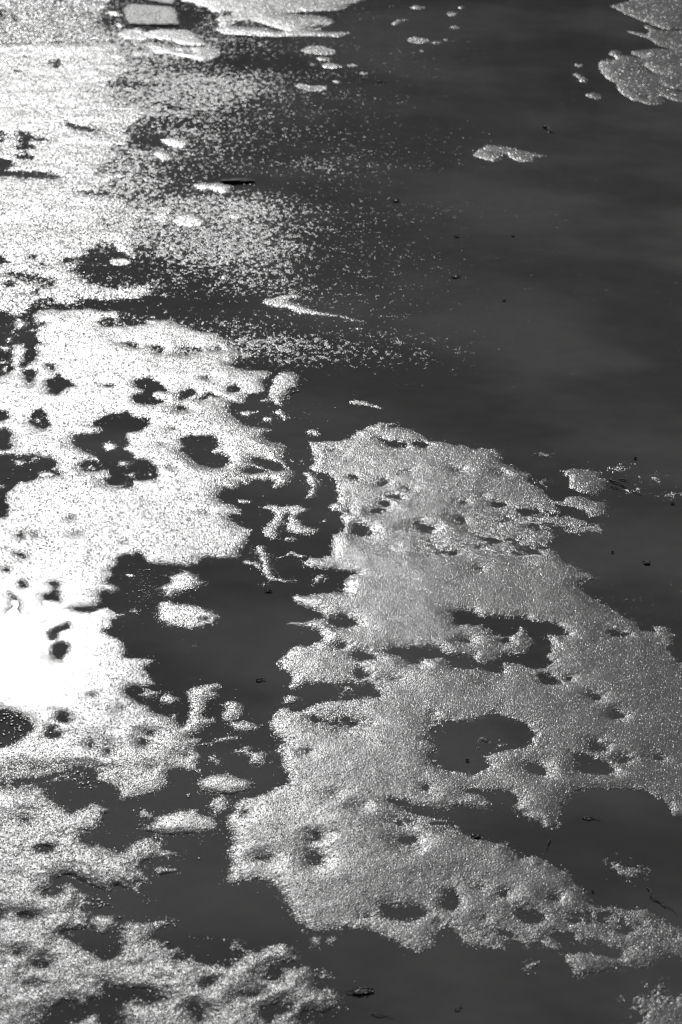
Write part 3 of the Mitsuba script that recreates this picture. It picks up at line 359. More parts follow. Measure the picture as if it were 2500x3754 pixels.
  []),
 ('snow_patch', 'curved snow finger in the channel beside the largest sheet upper left rim', None, 5.46, 22.1, 6, 17, 1, 2,
  [(-202,11978),(-164,11995),(-140,11935),(-109,11849),(-124,11782),(-130,11698),(-153,11682),(-184,11707),(-180,11757),(-158,11799),(-182,11883)],
  []),
 ('snow_patch', 'faint cluster of snow grains above the curved finger', None, 2.1, 18.7, 9, 17, 1, 2,
  [(-247,12104),(-232,12129),(-214,12108),(-223,12073)],
  []),
 ('snow_patch', 'pointed snow dash right of the left sheet, above the large dark pool', None, 4.2, 18.7, 6, 17, 1, 2,
  [(-553,11640),(-524,11673),(-455,11640),(-507,11619)],
  []),
 ('snow_patch', 'branching Y shaped snow ridge in the channel between the sheets', None, 5.46, 25.5, 6, 17, 1, 2,
  [(-422,11572),(-385,11596),(-295,11585),(-212,11599),(-174,11547),(-196,11507),(-218,11458),(-180,11378),(-105,11315),(-164,11284),(-178,11260),(-237,11291),(-271,11331),(-276,11394),(-262,11426),(-256,11507),(-286,11490),(-299,11394),(-326,11315),(-339,11221),(-376,11229),(-399,11284),(-394,11355),(-366,11426),(-345,11490),(-362,11539)],
  []),
 ('snow_patch', 'small snow dash just below the Y shaped ridge', None, 3.78, 18.7, 6, 17, 1, 2,
  [(-292,11237),(-244,11249),(-223,11221),(-258,11196),(-284,11210)],
  []),
 ('snow_patch', 'crooked boot shaped snow ridge below the Y shaped one', None, 5.88, 22.1, 6, 17, 1, 2,
  [(-445,11098),(-418,11159),(-392,11162),(-379,11082),(-349,11037),(-336,10931),(-330,10857),(-308,10820),(-233,10798),(-250,10776),(-307,10791),(-343,10791),(-373,10842),(-389,10902),(-411,11052),(-437,11067)],
  []),
 ('snow_patch', 'slanted snow sliver left of the boot shaped ridge', None, 4.2, 18.7, 6, 17, 1, 2,
  [(-492,10991),(-464,11019),(-427,10984),(-393,10917),(-392,10887),(-433,10939),(-470,10969)],
  []),
 ('snow_patch', 'thin wavy snow strand linking the boot ridge to the largest sheet', None, 2.94, 18.7, 3, 5, 1, 2,
  [(-349,11037),(-313,11034),(-277,11058),(-249,11105),(-205,11067),(-161,11047),(-204,11029),(-248,11064),(-277,11040),(-313,11019)],
  []),
 ('snow_patch', 'white drop shaped snow lump in the inlet of the largest sheet', None, 6.3, 18.7, 6, 17, 1, 2,
  [(-130,10813),(-112,10860),(-73,10865),(-73,10828),(-101,10762),(-122,10769)],
  []),
 ('snow_patch', 'small snow dot at the foot of the boot shaped ridge', None, 3.78, 18.7, 6, 17, 1, 2,
  [(-394,10776),(-386,10792),(-375,10775),(-383,10755)],
  []),
 ('snow_patch', 'small snow lump in the bay right of the Y shaped ridge', None, 4.2, 18.7, 6, 17, 1, 2,
  [(-106,11418),(-87,11445),(-69,11418),(-91,11394)],
  []),
 ('snow_patch', 'big almond shaped snow island in the large dark pool, lower left centre', None, 5.88, 22.1, 6, 17, 1, 2,
  [(-888,10554),(-876,10582),(-828,10589),(-763,10561),(-663,10525),(-605,10469),(-583,10441),(-601,10372),(-654,10345),(-695,10324),(-792,10338),(-842,10372),(-874,10441)],
  [[(-675,10421),(-638,10434),(-637,10407)]]),
 ('snow_patch', 'ragged snow island above the almond shaped one in the large pool', None, 5.46, 20.4, 6, 17, 1, 2,
  [(-886,10740),(-853,10769),(-846,10842),(-801,10865),(-745,10884),(-700,10842),(-671,10769),(-693,10697),(-763,10682),(-804,10668),(-816,10625),(-844,10625),(-861,10675),(-884,10711)],
  []),
 ('snow_patch', 'small bright snow pellet row near the top of the large dark pool', None, 4.62, 18.7, 6, 17, 1, 2,
  [(-1068,10850),(-1052,10872),(-1008,10857),(-1021,10835),(-1049,10832)],
  []),
 ('snow_patch', 'small bright snow chip left of the almond shaped island', None, 4.62, 18.7, 6, 17, 1, 2,
  [(-1013,10483),(-990,10514),(-961,10494),(-987,10469)],
  []),
 ('snow_patch', 'tapered snow island uppermost of the pair left of the upright snow wall', 'snow islands in the channel left of the largest sheet', 5.67, 22.1, 6, 17, 1, 2,
  [(-921,9733),(-889,9759),(-872,9786),(-851,9771),(-810,9748),(-854,9721),(-892,9702)],
  []),
 ('snow_patch', 'round grainy snow island left of the upright snow wall', 'snow islands in the channel left of the largest sheet', 5.67, 22.1, 6, 17, 1, 2,
  [(-832,9684),(-815,9727),(-777,9746),(-742,9721),(-734,9684),(-764,9640),(-790,9647),(-817,9659)],
  []),
 ('snow_patch', 'small white snow island at the foot of the upright snow wall', 'snow islands in the channel left of the largest sheet', 5.67, 22.1, 6, 17, 1, 2,
  [(-774,9537),(-747,9579),(-724,9567),(-725,9531),(-763,9512)],
  []),
 ('snow_patch', 'kidney shaped snow island with a notch on its left, right of the upright wall', 'snow islands in the channel left of the largest sheet', 5.67, 22.1, 6, 17, 1, 2,
  [(-537,9659),(-519,9681),(-473,9681),(-439,9647),(-431,9597),(-445,9543),(-479,9510),(-515,9512),(-532,9555),(-528,9591),(-509,9597),(-516,9622),(-533,9628)],
  []),
 ('snow_patch', 'oval grainy snow island just below the kidney shaped one', 'snow islands in the channel left of the largest sheet', 5.67, 22.1, 6, 17, 1, 2,
  [(-497,9470),(-467,9510),(-422,9522),(-382,9488),(-362,9452),(-373,9423),(-418,9414),(-464,9434),(-484,9450)],
  []),
 ('snow_patch', 'thin rod of snow with a bright bead at its left end', 'snow islands in the channel left of the largest sheet', 5.67, 22.1, 6, 17, 1, 2,
  [(-598,9316),(-580,9332),(-530,9369),(-500,9375),(-455,9381),(-448,9352),(-486,9340),(-529,9340),(-579,9308)],
  []),
 ('snow_patch', 'tadpole shaped snow island below the thin rod', 'snow islands in the channel left of the largest sheet', 5.67, 22.1, 6, 17, 1, 2,
  [(-470,9270),(-445,9281),(-415,9308),(-388,9287),(-381,9258),(-337,9264),(-311,9218),(-316,9178),(-347,9155),(-378,9166),(-399,9206),(-413,9247),(-450,9241)],
  []),
 ('snow_patch', 'small slanted snow island below the bright bead', 'snow islands in the channel left of the largest sheet', 5.67, 22.1, 6, 17, 1, 2,
  [(-581,9218),(-556,9223),(-516,9178),(-527,9155),(-566,9178)],
  []),
 ('snow_patch', 'snow speck between the tadpole island and the largest sheet', 'snow islands in the channel left of the largest sheet', 5.67, 22.1, 6, 17, 1, 2,
  [(-305,9250),(-289,9259),(-277,9247),(-286,9227)],
  []),
 ('snow_patch', 'wide fish shaped snow island below the tadpole', 'snow islands in the channel left of the largest sheet', 5.67, 22.1, 6, 17, 1, 2,
  [(-620,8997),(-591,9047),(-555,9070),(-518,9081),(-489,9092),(-450,9075),(-412,9047),(-386,9014),(-397,8958),(-433,8942),(-470,8925),(-506,8931),(-536,8931),(-587,8953)],
  []),
 ('snow_patch', 'blocky snow island under the fish shaped one', 'snow islands in the channel left of the largest sheet', 5.67, 22.1, 6, 17, 1, 2,
  [(-558,8860),(-535,8898),(-499,8917),(-481,8903),(-473,8860),(-477,8806),(-505,8774),(-529,8763),(-537,8817)],
  []),
 ('snow_patch', 'long bristling snow island at the mouth of the lower left pool', 'snow islands in the channel left of the largest sheet', 5.67, 22.1, 6, 17, 1, 2,
  [(-826,8662),(-792,8705),(-798,8736),(-761,8779),(-701,8795),(-659,8806),(-623,8822),(-598,8817),(-591,8784),(-541,8752),(-515,8720),(-525,8678),(-572,8657),(-607,8631),(-656,8641),(-727,8621),(-764,8636)],
  []),
 ('snow_patch', 'small winged snow islet above the long bristling island', 'snow islands in the channel left of the largest sheet', 5.67, 22.1, 6, 17, 1, 2,
  [(-848,8806),(-841,8830),(-818,8806),(-779,8779),(-802,8758),(-832,8758)],
  []),
 ('snow_patch', 'bright rounded clump at the notch in the left rim of the largest sheet', None, 5.46, 18.7, 6, 17, 1, 2,
  [(-266,9659),(-251,9715),(-232,9733),(-179,9715),(-217,9659),(-236,9644)],
  []),
 ('snow_patch', 'faint grainy smear in the dark inlet of the largest sheet', None, 2.1, 18.7, 9, 17, 1, 2,
  [(-15,9790),(32,9803),(38,9771),(5,9759)],
  []),
 ('snow_patch', 'capsule shaped snow island with a bright left end, lower left pool', None, 6.3, 18.7, 6, 17, 1, 2,
  [(-761,8372),(-748,8397),(-707,8402),(-659,8377),(-675,8352),(-722,8347),(-751,8352)],
  []),
 ('snow_patch', 'crusty snow island below the bead chain in the bottom left', None, 6.3, 18.7, 6, 17, 1, 2,
  [(-986,8024),(-980,8080),(-952,8085),(-922,8075),(-893,8071),(-885,8038),(-899,8000),(-935,7958),(-959,7972)],
  []),
 ('snow_patch', 'snow mound cut by the bottom edge, in the dark bay at bottom left', None, 6.3, 18.7, 6, 17, 1, 2,
  [(-1019,7307),(-1018,7409),(-971,7419),(-941,7453),(-920,7462),(-913,7440),(-889,7409),(-880,7307)],
  []),
 ('ice_lump', 'larger sparkling ice lump in the big rounded melt hole', None, 6, 11, 6, 17, 1, 2,
  [(609,9376),(625,9390),(651,9349),(642,9332),(617,9350)],
  []),
 ('ice_lump', 'smaller sparkling ice lump in the big rounded melt hole', None, 6, 11, 6, 17, 1, 2,
  [(694,9329),(708,9343),(719,9317),(704,9302)],
  []),
 ('snow_patch', 'fan shaped snow clump with a white left side and a spray of twigs', None, 6.3, 34, 6, 17, 1, 2,
  [(1188,11993),(1217,12019),(1273,12036),(1327,12027),(1384,11975),(1379,11924),(1422,11890),(1400,11822),(1356,11755),(1278,11738),(1229,11780),(1204,11805),(1198,11873),(1211,11941)],
  []),
 ('snow_patch', 'faint snow fleck above right of the fan shaped clump', 'faint snow flecks right of the fan shaped clump', 2.52, 18.7, 8, 17, 1, 2,
  [(1435,12027),(1485,12062),(1519,12088),(1514,12027),(1479,12001)],
  []),
 ('snow_patch', 'faint flat snow fleck farthest up at the right edge', 'faint snow flecks right of the fan shaped clump', 2.52, 18.7, 8, 17, 1, 2,
  [(1633,11924),(1666,11941),(1701,11915),(1660,11890)],
  []),
 ('snow_patch', 'small bright snow fleck right of the twig spray', 'faint snow flecks right of the fan shaped clump', 2.52, 18.7, 8, 17, 1, 2,
  [(1557,11822),(1582,11842),(1589,11788),(1563,11771)],
  []),
 ('snow_patch', 'long faint snow fleck at the right edge beside the twig spray', 'faint snow flecks right of the fan shaped clump', 2.52, 18.7, 8, 17, 1, 2,
  [(1687,11721),(1735,11746),(1806,11763),(1801,11725),(1738,11708)],
  []),
 ('snow_patch', 'lone faint snow fleck above left of the fan shaped clump', 'faint snow flecks right of the fan shaped clump', 2.52, 18.7, 8, 17, 1, 2,
  [(1084,12229),(1111,12256),(1119,12212),(1091,12203)],
  []),
 ('snow_patch', 'faint snow fleck under the twig tips', 'faint snow flecks right of the fan shaped clump', 2.52, 18.7, 8, 17, 1, 2,
  [(1502,11768),(1535,11755),(1526,11725),(1506,11735)],
  []),
 ('snow_patch', 'faint snow fleck between the largest sheet and the fan shaped clump', 'faint snow flecks right of the fan shaped clump', 2.52, 18.7, 8, 17, 1, 2,
  [(1042,11886),(1086,11910),(1093,11856),(1058,11842)],
  []),
 ('snow_patch', 'loose scatter of snow on dark ice at the right, lower third', None, 1.89, 18.7, 8, 17, 1, 2,
  [(1100,8428),(1119,8438),(1144,8397),(1193,8412),(1225,8377),(1198,8347),(1176,8308),(1133,8347),(1108,8387)],
  []),
 ('snow_patch', 'small snow fleck below the holes of the largest sheet, bottom right', None, 2.73, 18.7, 7, 17, 1, 2,
  [(705,7758),(732,7789),(766,7794),(759,7776),(734,7735),(707,7744)],
  []),
 ('snow_patch', 'sparse sparkling snow heap in the bottom right corner', None, 2.1, 42.5, 10, 17, 1, 2,
  [(1089,7517),(1116,7560),(1155,7569),(1176,7560),(1182,7621),(1201,7643),(1227,7629),(1217,7586),(1249,7577),(1380,7577),(1345,7307),(1079,7307),(1103,7440)],
  []),
 ('snow_patch', 'left of two small snow flecks under the lower rim of the largest sheet', None, 3.36, 18.7, 6, 17, 1, 2,
  [(-109,7921),(-92,7937),(-75,7909),(-68,7880),(-88,7873)],
  []),
 ('snow_patch', 'right of two small snow flecks under the lower rim of the largest sheet', None, 3.78, 18.7, 5, 17, 1, 2,
  [(-55,7935),(-24,7952),(-8,7949),(-15,7924),(-41,7904)],
  []),
 ('snow_patch', 'single snow fleck right of the bottom left crust, above the dead leaf', None, 3.15, 18.7, 7, 17, 1, 2,
  [(-80,7700),(-62,7716),(-39,7687),(-62,7679)],
  []),
]
FROST = [(0.9, -1.63, 18.15, 1.13, 2.54), (0.7, -1.08, 15.38, 0.99, 1.45), (0.2, -0.57, 17.16, 0.92, 2.97), (0.5, -0.4, 13.63, 0.77, 0.24), (0.01, 0.19, 16.83, 0.93, 3.3), (0.003, 1.15, 16.92, 2.12, 5.76), (0.03, 1.44, 10.53, 0.29, 0.24)]     # weight, centre, half widths in metres
BARE = [(0.97, -2.43, 17.45, 0.78, 2.83), (0.9, -1.44, 14.97, 0.35, 0.4), (0.65, -0.98, 14.76, 0.57, 0.36), (0.5, 0.0, 17.49, 0.64, 2.96), (0.95, -1.49, 20.38, 0.45, 0.63), (0.8, -1.36, 17.36, 0.22, 0.24), (0.8, -0.21, 19.17, 0.86, 0.18), (0.97, -0.89, 14.25, 0.77, 0.28), (0.9, -0.66, 16.47, 0.32, 0.16), (0.9, -0.15, 12.79, 0.92, 0.58), (0.6, -0.51, 18.1, 0.61, 0.26)]
THIN = [(0.75, -1.64, 18.74, 0.25, 1.08), (0.6, -1.65, 17.07, 0.23, 0.35), (0.55, -1.46, 15.88, 0.2, 0.56), (0.6, -1.65, 17.6, 0.22, 0.24), (0.8, 1.01, 11.35, 0.32, 0.39), (0.9, -1.29, 9.06, 0.39, 0.13), (0.8, 0.99, 8.0, 0.16, 0.16), (0.7, 0.55, 11.13, 0.41, 0.12), (0.45, 1.56, 10.52, 0.16, 0.79), (0.8, 0.0, 9.5, 0.15, 0.14), (0.9, 0.4, 8.73, 0.23, 0.1), (0.7, 0.28, 8.57, 0.07, 0.08), (0.45, 1.25, 8.01, 0.24, 0.26), (0.5, 0.69, 7.93, 0.27, 0.1), (0.4, 0.28, 11.28, 0.28, 0.12), (0.5, -0.37, 9.56, 0.15, 0.14)]     # where the crust has melted thin: strength, centre, half widths in metres
GLAZE = [(0.85, -1.49, 10.13, 0.42, 0.75)]

# ---------------------------------------------------------------- the setting: ice to the far shore
put('ice', (np.array([[-300, -60, 0], [300, -60, 0], [300, 500, 0], [-300, 500, 0.0]]), np.array([[0, 1, 2], [0, 2, 3]])), 'ice_mat')
tag('ice', 'dark smooth ice of the frozen water', kind='structure')

# ---------------------------------------------------------------- snow sheets, patches and slabs
for name, label, group, H, w, soft, rough, coarse, lumps, outer, holes in CRUSTS:
    v, f = crust(outer, holes, H, w, soft, rough, coarse, lumps)
    key = put(new_key(name), (v, f), 'slab_mat' if name == 'ice_slab' else 'snow_mat')
    tag(key, label, {'snow_sheet': 'snow', 'snow_patch': 'snow', 'ice_slab': 'ice slab', 'ice_lump': 'ice lump'}[name], group)

# ---------------------------------------------------------------- hoar frost: countless crystals on the ice, thick at the upper left
def frost_field(x0, x1, y0, y1, cover, key, label, k):
    X, Y, sx = grid(x0, x1, y0, y1, k)
    P = np.stack([X, Y, 0 * X], -1)
    c = cover(X, Y)
    n = 0.55 * meshkit.noise(P * [60, 38, 1], 71) + 0.45 * rng.random(X.shape)       # grains in loose clumps
    big = meshkit.fbm(P * [1.1, 2.2, 1], 4, 73)                                      # wind streaks
    c = c * (0.35 + 1.3 * smooth01((big - 0.3) / 0.4))
    c = np.minimum(c, 0.66 + 0.3 * (n - 0.5))
    q = np.quantile(n, np.linspace(0, 1, 401))
    Z = 0.0028 * (n - np.interp(1 - np.clip(c, 0, 1), np.linspace(0, 1, 401), q)) + grains(X.shape, sx, 0.9, 0.25)
    Z = np.where(c > 0.002, Z, -0.01)
    put(key, sheet_mesh(X, Y, Z, Z > 0.0), 'frost_mat')
    tag(key, label, 'frost', kind='stuff')
def cover_main(X, Y):
    c = 0 * X
    for w, cx, cy, rx, ry in FROST: c = np.maximum(c, w * np.exp(-1.2 * (((X - cx) / rx) ** 2 + ((Y - cy) / ry) ** 2)))
    for w, cx, cy, rx, ry in BARE: c = c * (1 - w * blob(X, Y, cx, cy, rx, ry))
    return c
frost_field(-2.75, 2.2, 8.6, 20.9, cover_main, 'frost', 'glittering hoar frost scattered over the dark ice', 0.68)

# ---------------------------------------------------------------- leaves, twigs, bark and frozen drops on the ice
def tube(path, radii, sides=6):
    p = np.asarray(path, float); r = np.broadcast_to(radii, (len(p),)); d = np.gradient(p, axis=0); d /= np.linalg.norm(d, axis=1, keepdims=True)
    up = np.where(np.abs(d[:, 2:]) < 0.9, [[0, 0, 1.0]], [[1.0, 0, 0]])
    a = np.cross(d, up); a /= np.linalg.norm(a, axis=1, keepdims=True); b = np.cross(d, a)
    t = np.arange(sides) * 2 * np.pi / sides
    v = (p[:, None] + r[:, None, None] * (np.cos(t)[None, :, None] * a[:, None] + np.sin(t)[None, :, None] * b[:, None])).reshape(-1, 3)
    f = []
    for i in range(len(p) - 1):
        for j in range(sides):
            k = (j + 1) % sides
            f.append([i * sides + j, i * sides + k, (i + 1) * sides + k, (i + 1) * sides + j])
    f = np.array(f); f = np.vstack([f[:, [0, 1, 2]], f[:, [0, 2, 3]]])
    n = len(v); v = np.vstack([v, p[:1], p[-1:]]); m = (len(p) - 1) * sides
    caps = [[n, (j + 1) % sides, j] for j in range(sides)] + [[n + 1, m + j, m + (j + 1) % sides] for j in range(sides)]
    return v, np.vstack([f, caps])
def bent(a, b, n, wob, r, lift=0.006):
    t = np.linspace(0, 1, n)[:, None]; a, b = np.array(a), np.array(b)
    L = np.hypot(*(b - a)); q = np.array([-(b - a)[1], (b - a)[0]]) / L
    w = np.cumsum(r.normal(0, 1, n)); w -= np.linspace(w[0], w[-1], n); w = w / (np.abs(w).max() + 1e-9) * wob * L
    p = a + (b - a) * t + q * w[:, None]
    return np.c_[p, lift + 0.006 * np.abs(np.sin(np.linspace(0, 5, n)))]
def twig(ax, ay, bx, by, rad, wob, label, seed, side=True):
    r = np.random.default_rng(seed); key = thing_key('twig')
    p = bent((ax, ay), (bx, by), 12, wob, r, rad * 0.9); L = np.linalg.norm(p[-1] - p[0])
    put(key + '__stem', tube(p, np.linspace(rad, rad * 0.45, 12)), 'twig_mat', 40)
    if side:
        for k in (4, 7):
            d = p[k + 1] - p[k]; d /= np.linalg.norm(d); n = np.array([-d[1], d[0], 0.25]) * (1 if k == 4 else -1)
            q = [p[k] + (d * 0.8 + n * 0.6) * L * 0.2 * t for t in (0, 0.5, 1)]
            put(f'{key}__side_shoot' + ('' if k == 4 else '_001'), tube(q, np.array([0.6, 0.45, 0.25]) * rad), 'twig_mat', 40)
    tag(key, label, 'twig')
def leaf(x, y, length, width, ang, label, seed, curl=0.06):
    r = np.random.default_rng(seed); key = thing_key('dead_leaf')
    nu, nv = 15, 9; u = np.linspace(0, 1, nu); prof = np.sin(np.pi * u ** 0.8) ** 0.8 * (1 + 0.15 * r.normal(0, 1, nu))
    V = []
    for i in range(nu):
        for j in range(nv):
            t = j / (nv - 1) * 2 - 1
            V.append([(u[i] - 0.5) * length, t * prof[i] * width / 2, 0.004 + curl * width * (t * t * 0.8 + 0.5 * abs(2 * u[i] - 1) ** 2) + 0.004 * r.random()])
    V = np.array(V); i = np.arange(nu * nv).reshape(nu, nv)
    q = np.stack([i[:-1, :-1], i[1:, :-1], i[1:, 1:], i[:-1, 1:]], -1).reshape(-1, 4)
    V2 = V - [0, 0, 0.0015]; n = len(V)                                # a real blade: two faces and the edge between
    rim = np.r_[i[0, :], i[1:, -1], i[-1, -2::-1], i[-2:0:-1, 0]]; e = np.stack([rim, np.roll(rim, -1), np.roll(rim, -1) + n, rim + n], 1)
    F = np.vstack([q, q[:, ::-1] + n, e]); ca, sa = math.cos(ang), math.sin(ang)
    def place(W): return np.stack([x + W[:, 0] * ca - W[:, 1] * sa, y + W[:, 0] * sa + W[:, 1] * ca, W[:, 2]], 1)
    put(key + '__blade', (place(np.vstack([V, V2])), F), 'leaf_mat', False)
    if length > 0.03:
        s0 = np.array([[-0.5 * length, 0, 0.006 + 0.5 * curl * width], [-0.62 * length, 0.03 * length, 0.01], [-0.75 * length, 0.02 * length, 0.004]])
        put(key + '__stalk', tube(place(s0), 0.0018, 5), 'twig_mat', 40)
    tag(key, label, 'leaf')
def chip(x, y, length, width, ang, label, seed):
    r = np.random.default_rng(seed); m = trimesh.creation.box((length, width, width * 0.5)); m = m.subdivide().subdivide().subdivide()
    v = np.array(m.vertices); t = 2 * v[:, 0] / length; v[:, 1:] *= (1 - 0.75 * np.abs(t) ** 2.5)[:, None]
    v += np.stack([meshkit.noise(v * 45, seed + k) - 0.5 for k in range(3)], 1) * [0.3 * width, 0.5 * width, 0.35 * width]
    v[:, 2] += 0.2 * width; ca, sa = math.cos(ang), math.sin(ang)
    v = np.stack([x + v[:, 0] * ca - v[:, 1] * sa, y + v[:, 0] * sa + v[:, 1] * ca, v[:, 2]], 1)
    tag(put(new_key('bark_chip'), (v, m.faces), 'bark_mat'), label, 'bark')

chip(-0.715, 16.454, 0.24, 0.05, 0.05, 'dark bark chip dotted with bright ice beads, beside the smooth snow lump', 3)
leaf(0.082, 7.597, 0.085, 0.036, 0.12, 'dark curled leaf rimmed with bright frozen drops, near the bottom edge', 5, 0.1)
leaf(0.373, 16.080, 0.046, 0.037, 0.1, 'small pale rimmed leaf far out, above the forked snow streak', 6, 0.1)
leaf(0.758, 15.422, 0.031, 0.031, 0.2, 'small glinting leaf on open dark ice, upper centre right', 7, 0.1)
leaf(1.124, 15.432, 0.028, 0.022, 0.0, 'small dark leaf with one glint, right of the glinting leaf', 8)
leaf(0.724, 14.721, 0.056, 0.031, 0.05, 'dark leaf with one bright bead, middle of the open dark ice', 9, 0.1)
leaf(1.004, 14.340, 0.025, 0.019, 0.3, 'tiny dark leaf below right of the beaded one on open dark ice', 10)
leaf(1.520, 10.971, 0.034, 0.031, -0.2, 'dark leaf with a bright bead, on the ice right of the largest sheet', 12, 0.1)
leaf(1.359, 11.085, 0.014, 0.014, 0.2, 'tiny dark leaf left of the beaded leaf at the right', 13)
leaf(0.562, 8.613, 0.034, 0.019, 0.35, 'dark leaf against the rim of the largest sheet, lower right', 15)
leaf(0.548, 9.186, 0.017, 0.012, 0.1, 'tiny dark leaf in the big rounded melt hole', 16)
leaf(-0.350, 10.684, 0.031, 0.019, -0.1, 'sunken dark leaf in the large pool, below the boot shaped ridge', 17, 0.1)
leaf(1.583, 12.146, 0.019, 0.019, 0.0, 'dark spot of a leaf above right of the twig spray', 18, 0.1)
leaf(1.722, 11.615, 0.022, 0.015, 0.0, 'dark spot of a leaf below the long faint fleck at the right edge', 19, 0.1)
leaf(1.007, 8.232, 0.012, 0.009, 0.4, 'tiny dark leaf left of the loose snow scatter, lower right', 20)
twig(1.475, 17.614, 1.550, 17.493, 0.0075, 0.12, 'short bent dark twig with glints, upper right dark ice', 21, False)
twig(0.112, 7.465, 0.196, 7.449, 0.0021, 0.03, 'straight dark twig below the curled leaf at the bottom edge', 22, False)
twig(0.426, 7.486, 0.457, 7.514, 0.0023, 0.1, 'short hooked twig near the bottom edge, right of the straight one', 23, False)
twig(0.863, 8.591, 0.843, 8.518, 0.0024, 0.05, 'short upright twig on dark ice below the pointed lobe of the largest sheet', 24, False)
twig(1.226, 8.260, 1.326, 8.087, 0.0026, 0.12, 'long curved dark twig at the right edge, lower third', 25)
twig(1.424, 11.901, 1.564, 11.721, 0.0041, 0.06, 'longest dark twig of the spray beside the fan shaped clump', 26)
twig(1.421, 11.809, 1.468, 11.771, 0.0030, 0.03, 'short lower straw of the spray beside the fan shaped clump', 27, False)
twig(1.473, 11.895, 1.521, 11.869, 0.0030, 0.03, 'short upper straw of the spray beside the fan shaped clump', 28, False)
twig(-1.299, 18.058, -1.117, 17.994, 0.0090, 0.04, 'dark stick lying in the glittering frost, upper left', 29, False)
twig(-0.312, 12.959, -0.236, 13.022, 0.0026, 0.06, 'thin twig touching the foot of the upright crescent', 30, False)
twig(1.009, 8.748, 1.084, 8.744, 0.0026, 0.03, 'thin glinting twig in the dark bay under the paired melt holes', 31, False)
twig(-0.387, 9.851, -0.347, 9.863, 0.0045, 0.08, 'small dark twig in the large pool, right of the almond shaped island', 32, False)
twig(-2.546, 18.948, -2.486, 18.941, 0.0060, 0.1, 'small dark twig on the white sheet at the upper left edge', 33, False)
twig(0.277, 18.674, 0.344, 18.668, 0.0045, 0.05, 'faint dark twig far out, below the far oval snow spots', 34, False)

# frozen spray: round pellets too many to count, thickest along the rims of the crusts
def pellets():
    r = np.random.default_rng(5); pts = []
    for name, label, group, H, w, soft, rough, coarse, lumps, outer, holes in CRUSTS:
        for poly, sgn in [(outer, 1)] + [(h, -1) for h in holes]:
            p = np.asarray(poly, float) / 1000; q = np.roll(p, -1, 0)
            area = 0.5 * np.sum(p[:, 0] * q[:, 1] - q[:, 0] * p[:, 1])
            for a, b in zip(p, q):
                L = np.hypot(*(b - a)); mid = 0.5 * (a + b)
                lam = 16 * L * (1.0 if mid[0] < 0.011 * mid[1] - 0.35 else 0.35) * (mid[1] < 14.5)
                for _ in range(r.poisson(lam)):
                    n = np.array([b[1] - a[1], a[0] - b[0]]) / (L + 1e-9) * np.sign(area + 1e-12) * sgn
                    pts.append([*(a + (b - a) * r.random() + n * r.exponential(0.022)), r.uniform(0.0025, 0.005)])
    for x, y, rx, ry, n, s in SPRAY:
        for _ in range(n): pts.append([x + rx * r.normal() * 0.6, y + ry * r.normal() * 0.6, s * r.uniform(0.5, 1.2)])
    for x, y, s in BEADS: pts.append([x, y, 1.25 * s])
    m = trimesh.creation.icosphere(1); V, F = [], []
    for k, (x, y, s) in enumerate(pts):
        v = m.vertices * (s * r.uniform(0.8, 1.15, 3) * [1, 1, 0.3]); V.append(v + [x, y, 0.12 * s]); F.append(m.faces + k * len(m.vertices))
    put('ice_pellets', (np.vstack(V), np.vstack(F)), 'snow_mat', True)
    tag('ice_pellets', 'round frozen spray pellets strewn along the rims of the snow', 'ice pellets', kind='stuff')
SPRAY = [(-0.952, 10.668, 0.071, 0.16, 90, 0.0045), (-0.994, 10.857, 0.057, 0.059, 12, 0.004), (-1.474, 9.464, 0.071, 0.145, 22, 0.009), (-1.426, 9.44, 0.045, 0.072, 25, 0.008), (-1.46, 9.561, 0.052, 0.037, 14, 0.01), (-0.957, 8.152, 0.035, 0.048, 14, 0.008), (-0.667, 8.028, 0.034, 0.038, 14, 0.006), (-0.537, 7.926, 0.068, 0.056, 10, 0.004), (-0.172, 10.769, 0.0, 0.0, 0, 0.003), (-0.18, 12.71, 0.049, 0.095, 14, 0.004), (-0.289, 12.901, 0.049, 0.157, 12, 0.004), (-0.828, 8.699, 0.024, 0.064, 12, 0.006), (-1.111, 9.014, 0.062, 0.056, 20, 0.008), (-1.133, 10.304, 0.082, 0.041, 15, 0.005), (-0.774, 8.171, 0.035, 0.039, 8, 0.004), (-0.687, 10.182, 0.041, 0.067, 10, 0.003), (-1.222, 10.525, 0.063, 0.017, 10, 0.006), (-0.57, 8.615, 0.036, 0.031, 8, 0.003), (-0.147, 7.825, 0.034, 0.091, 6, 0.003)]
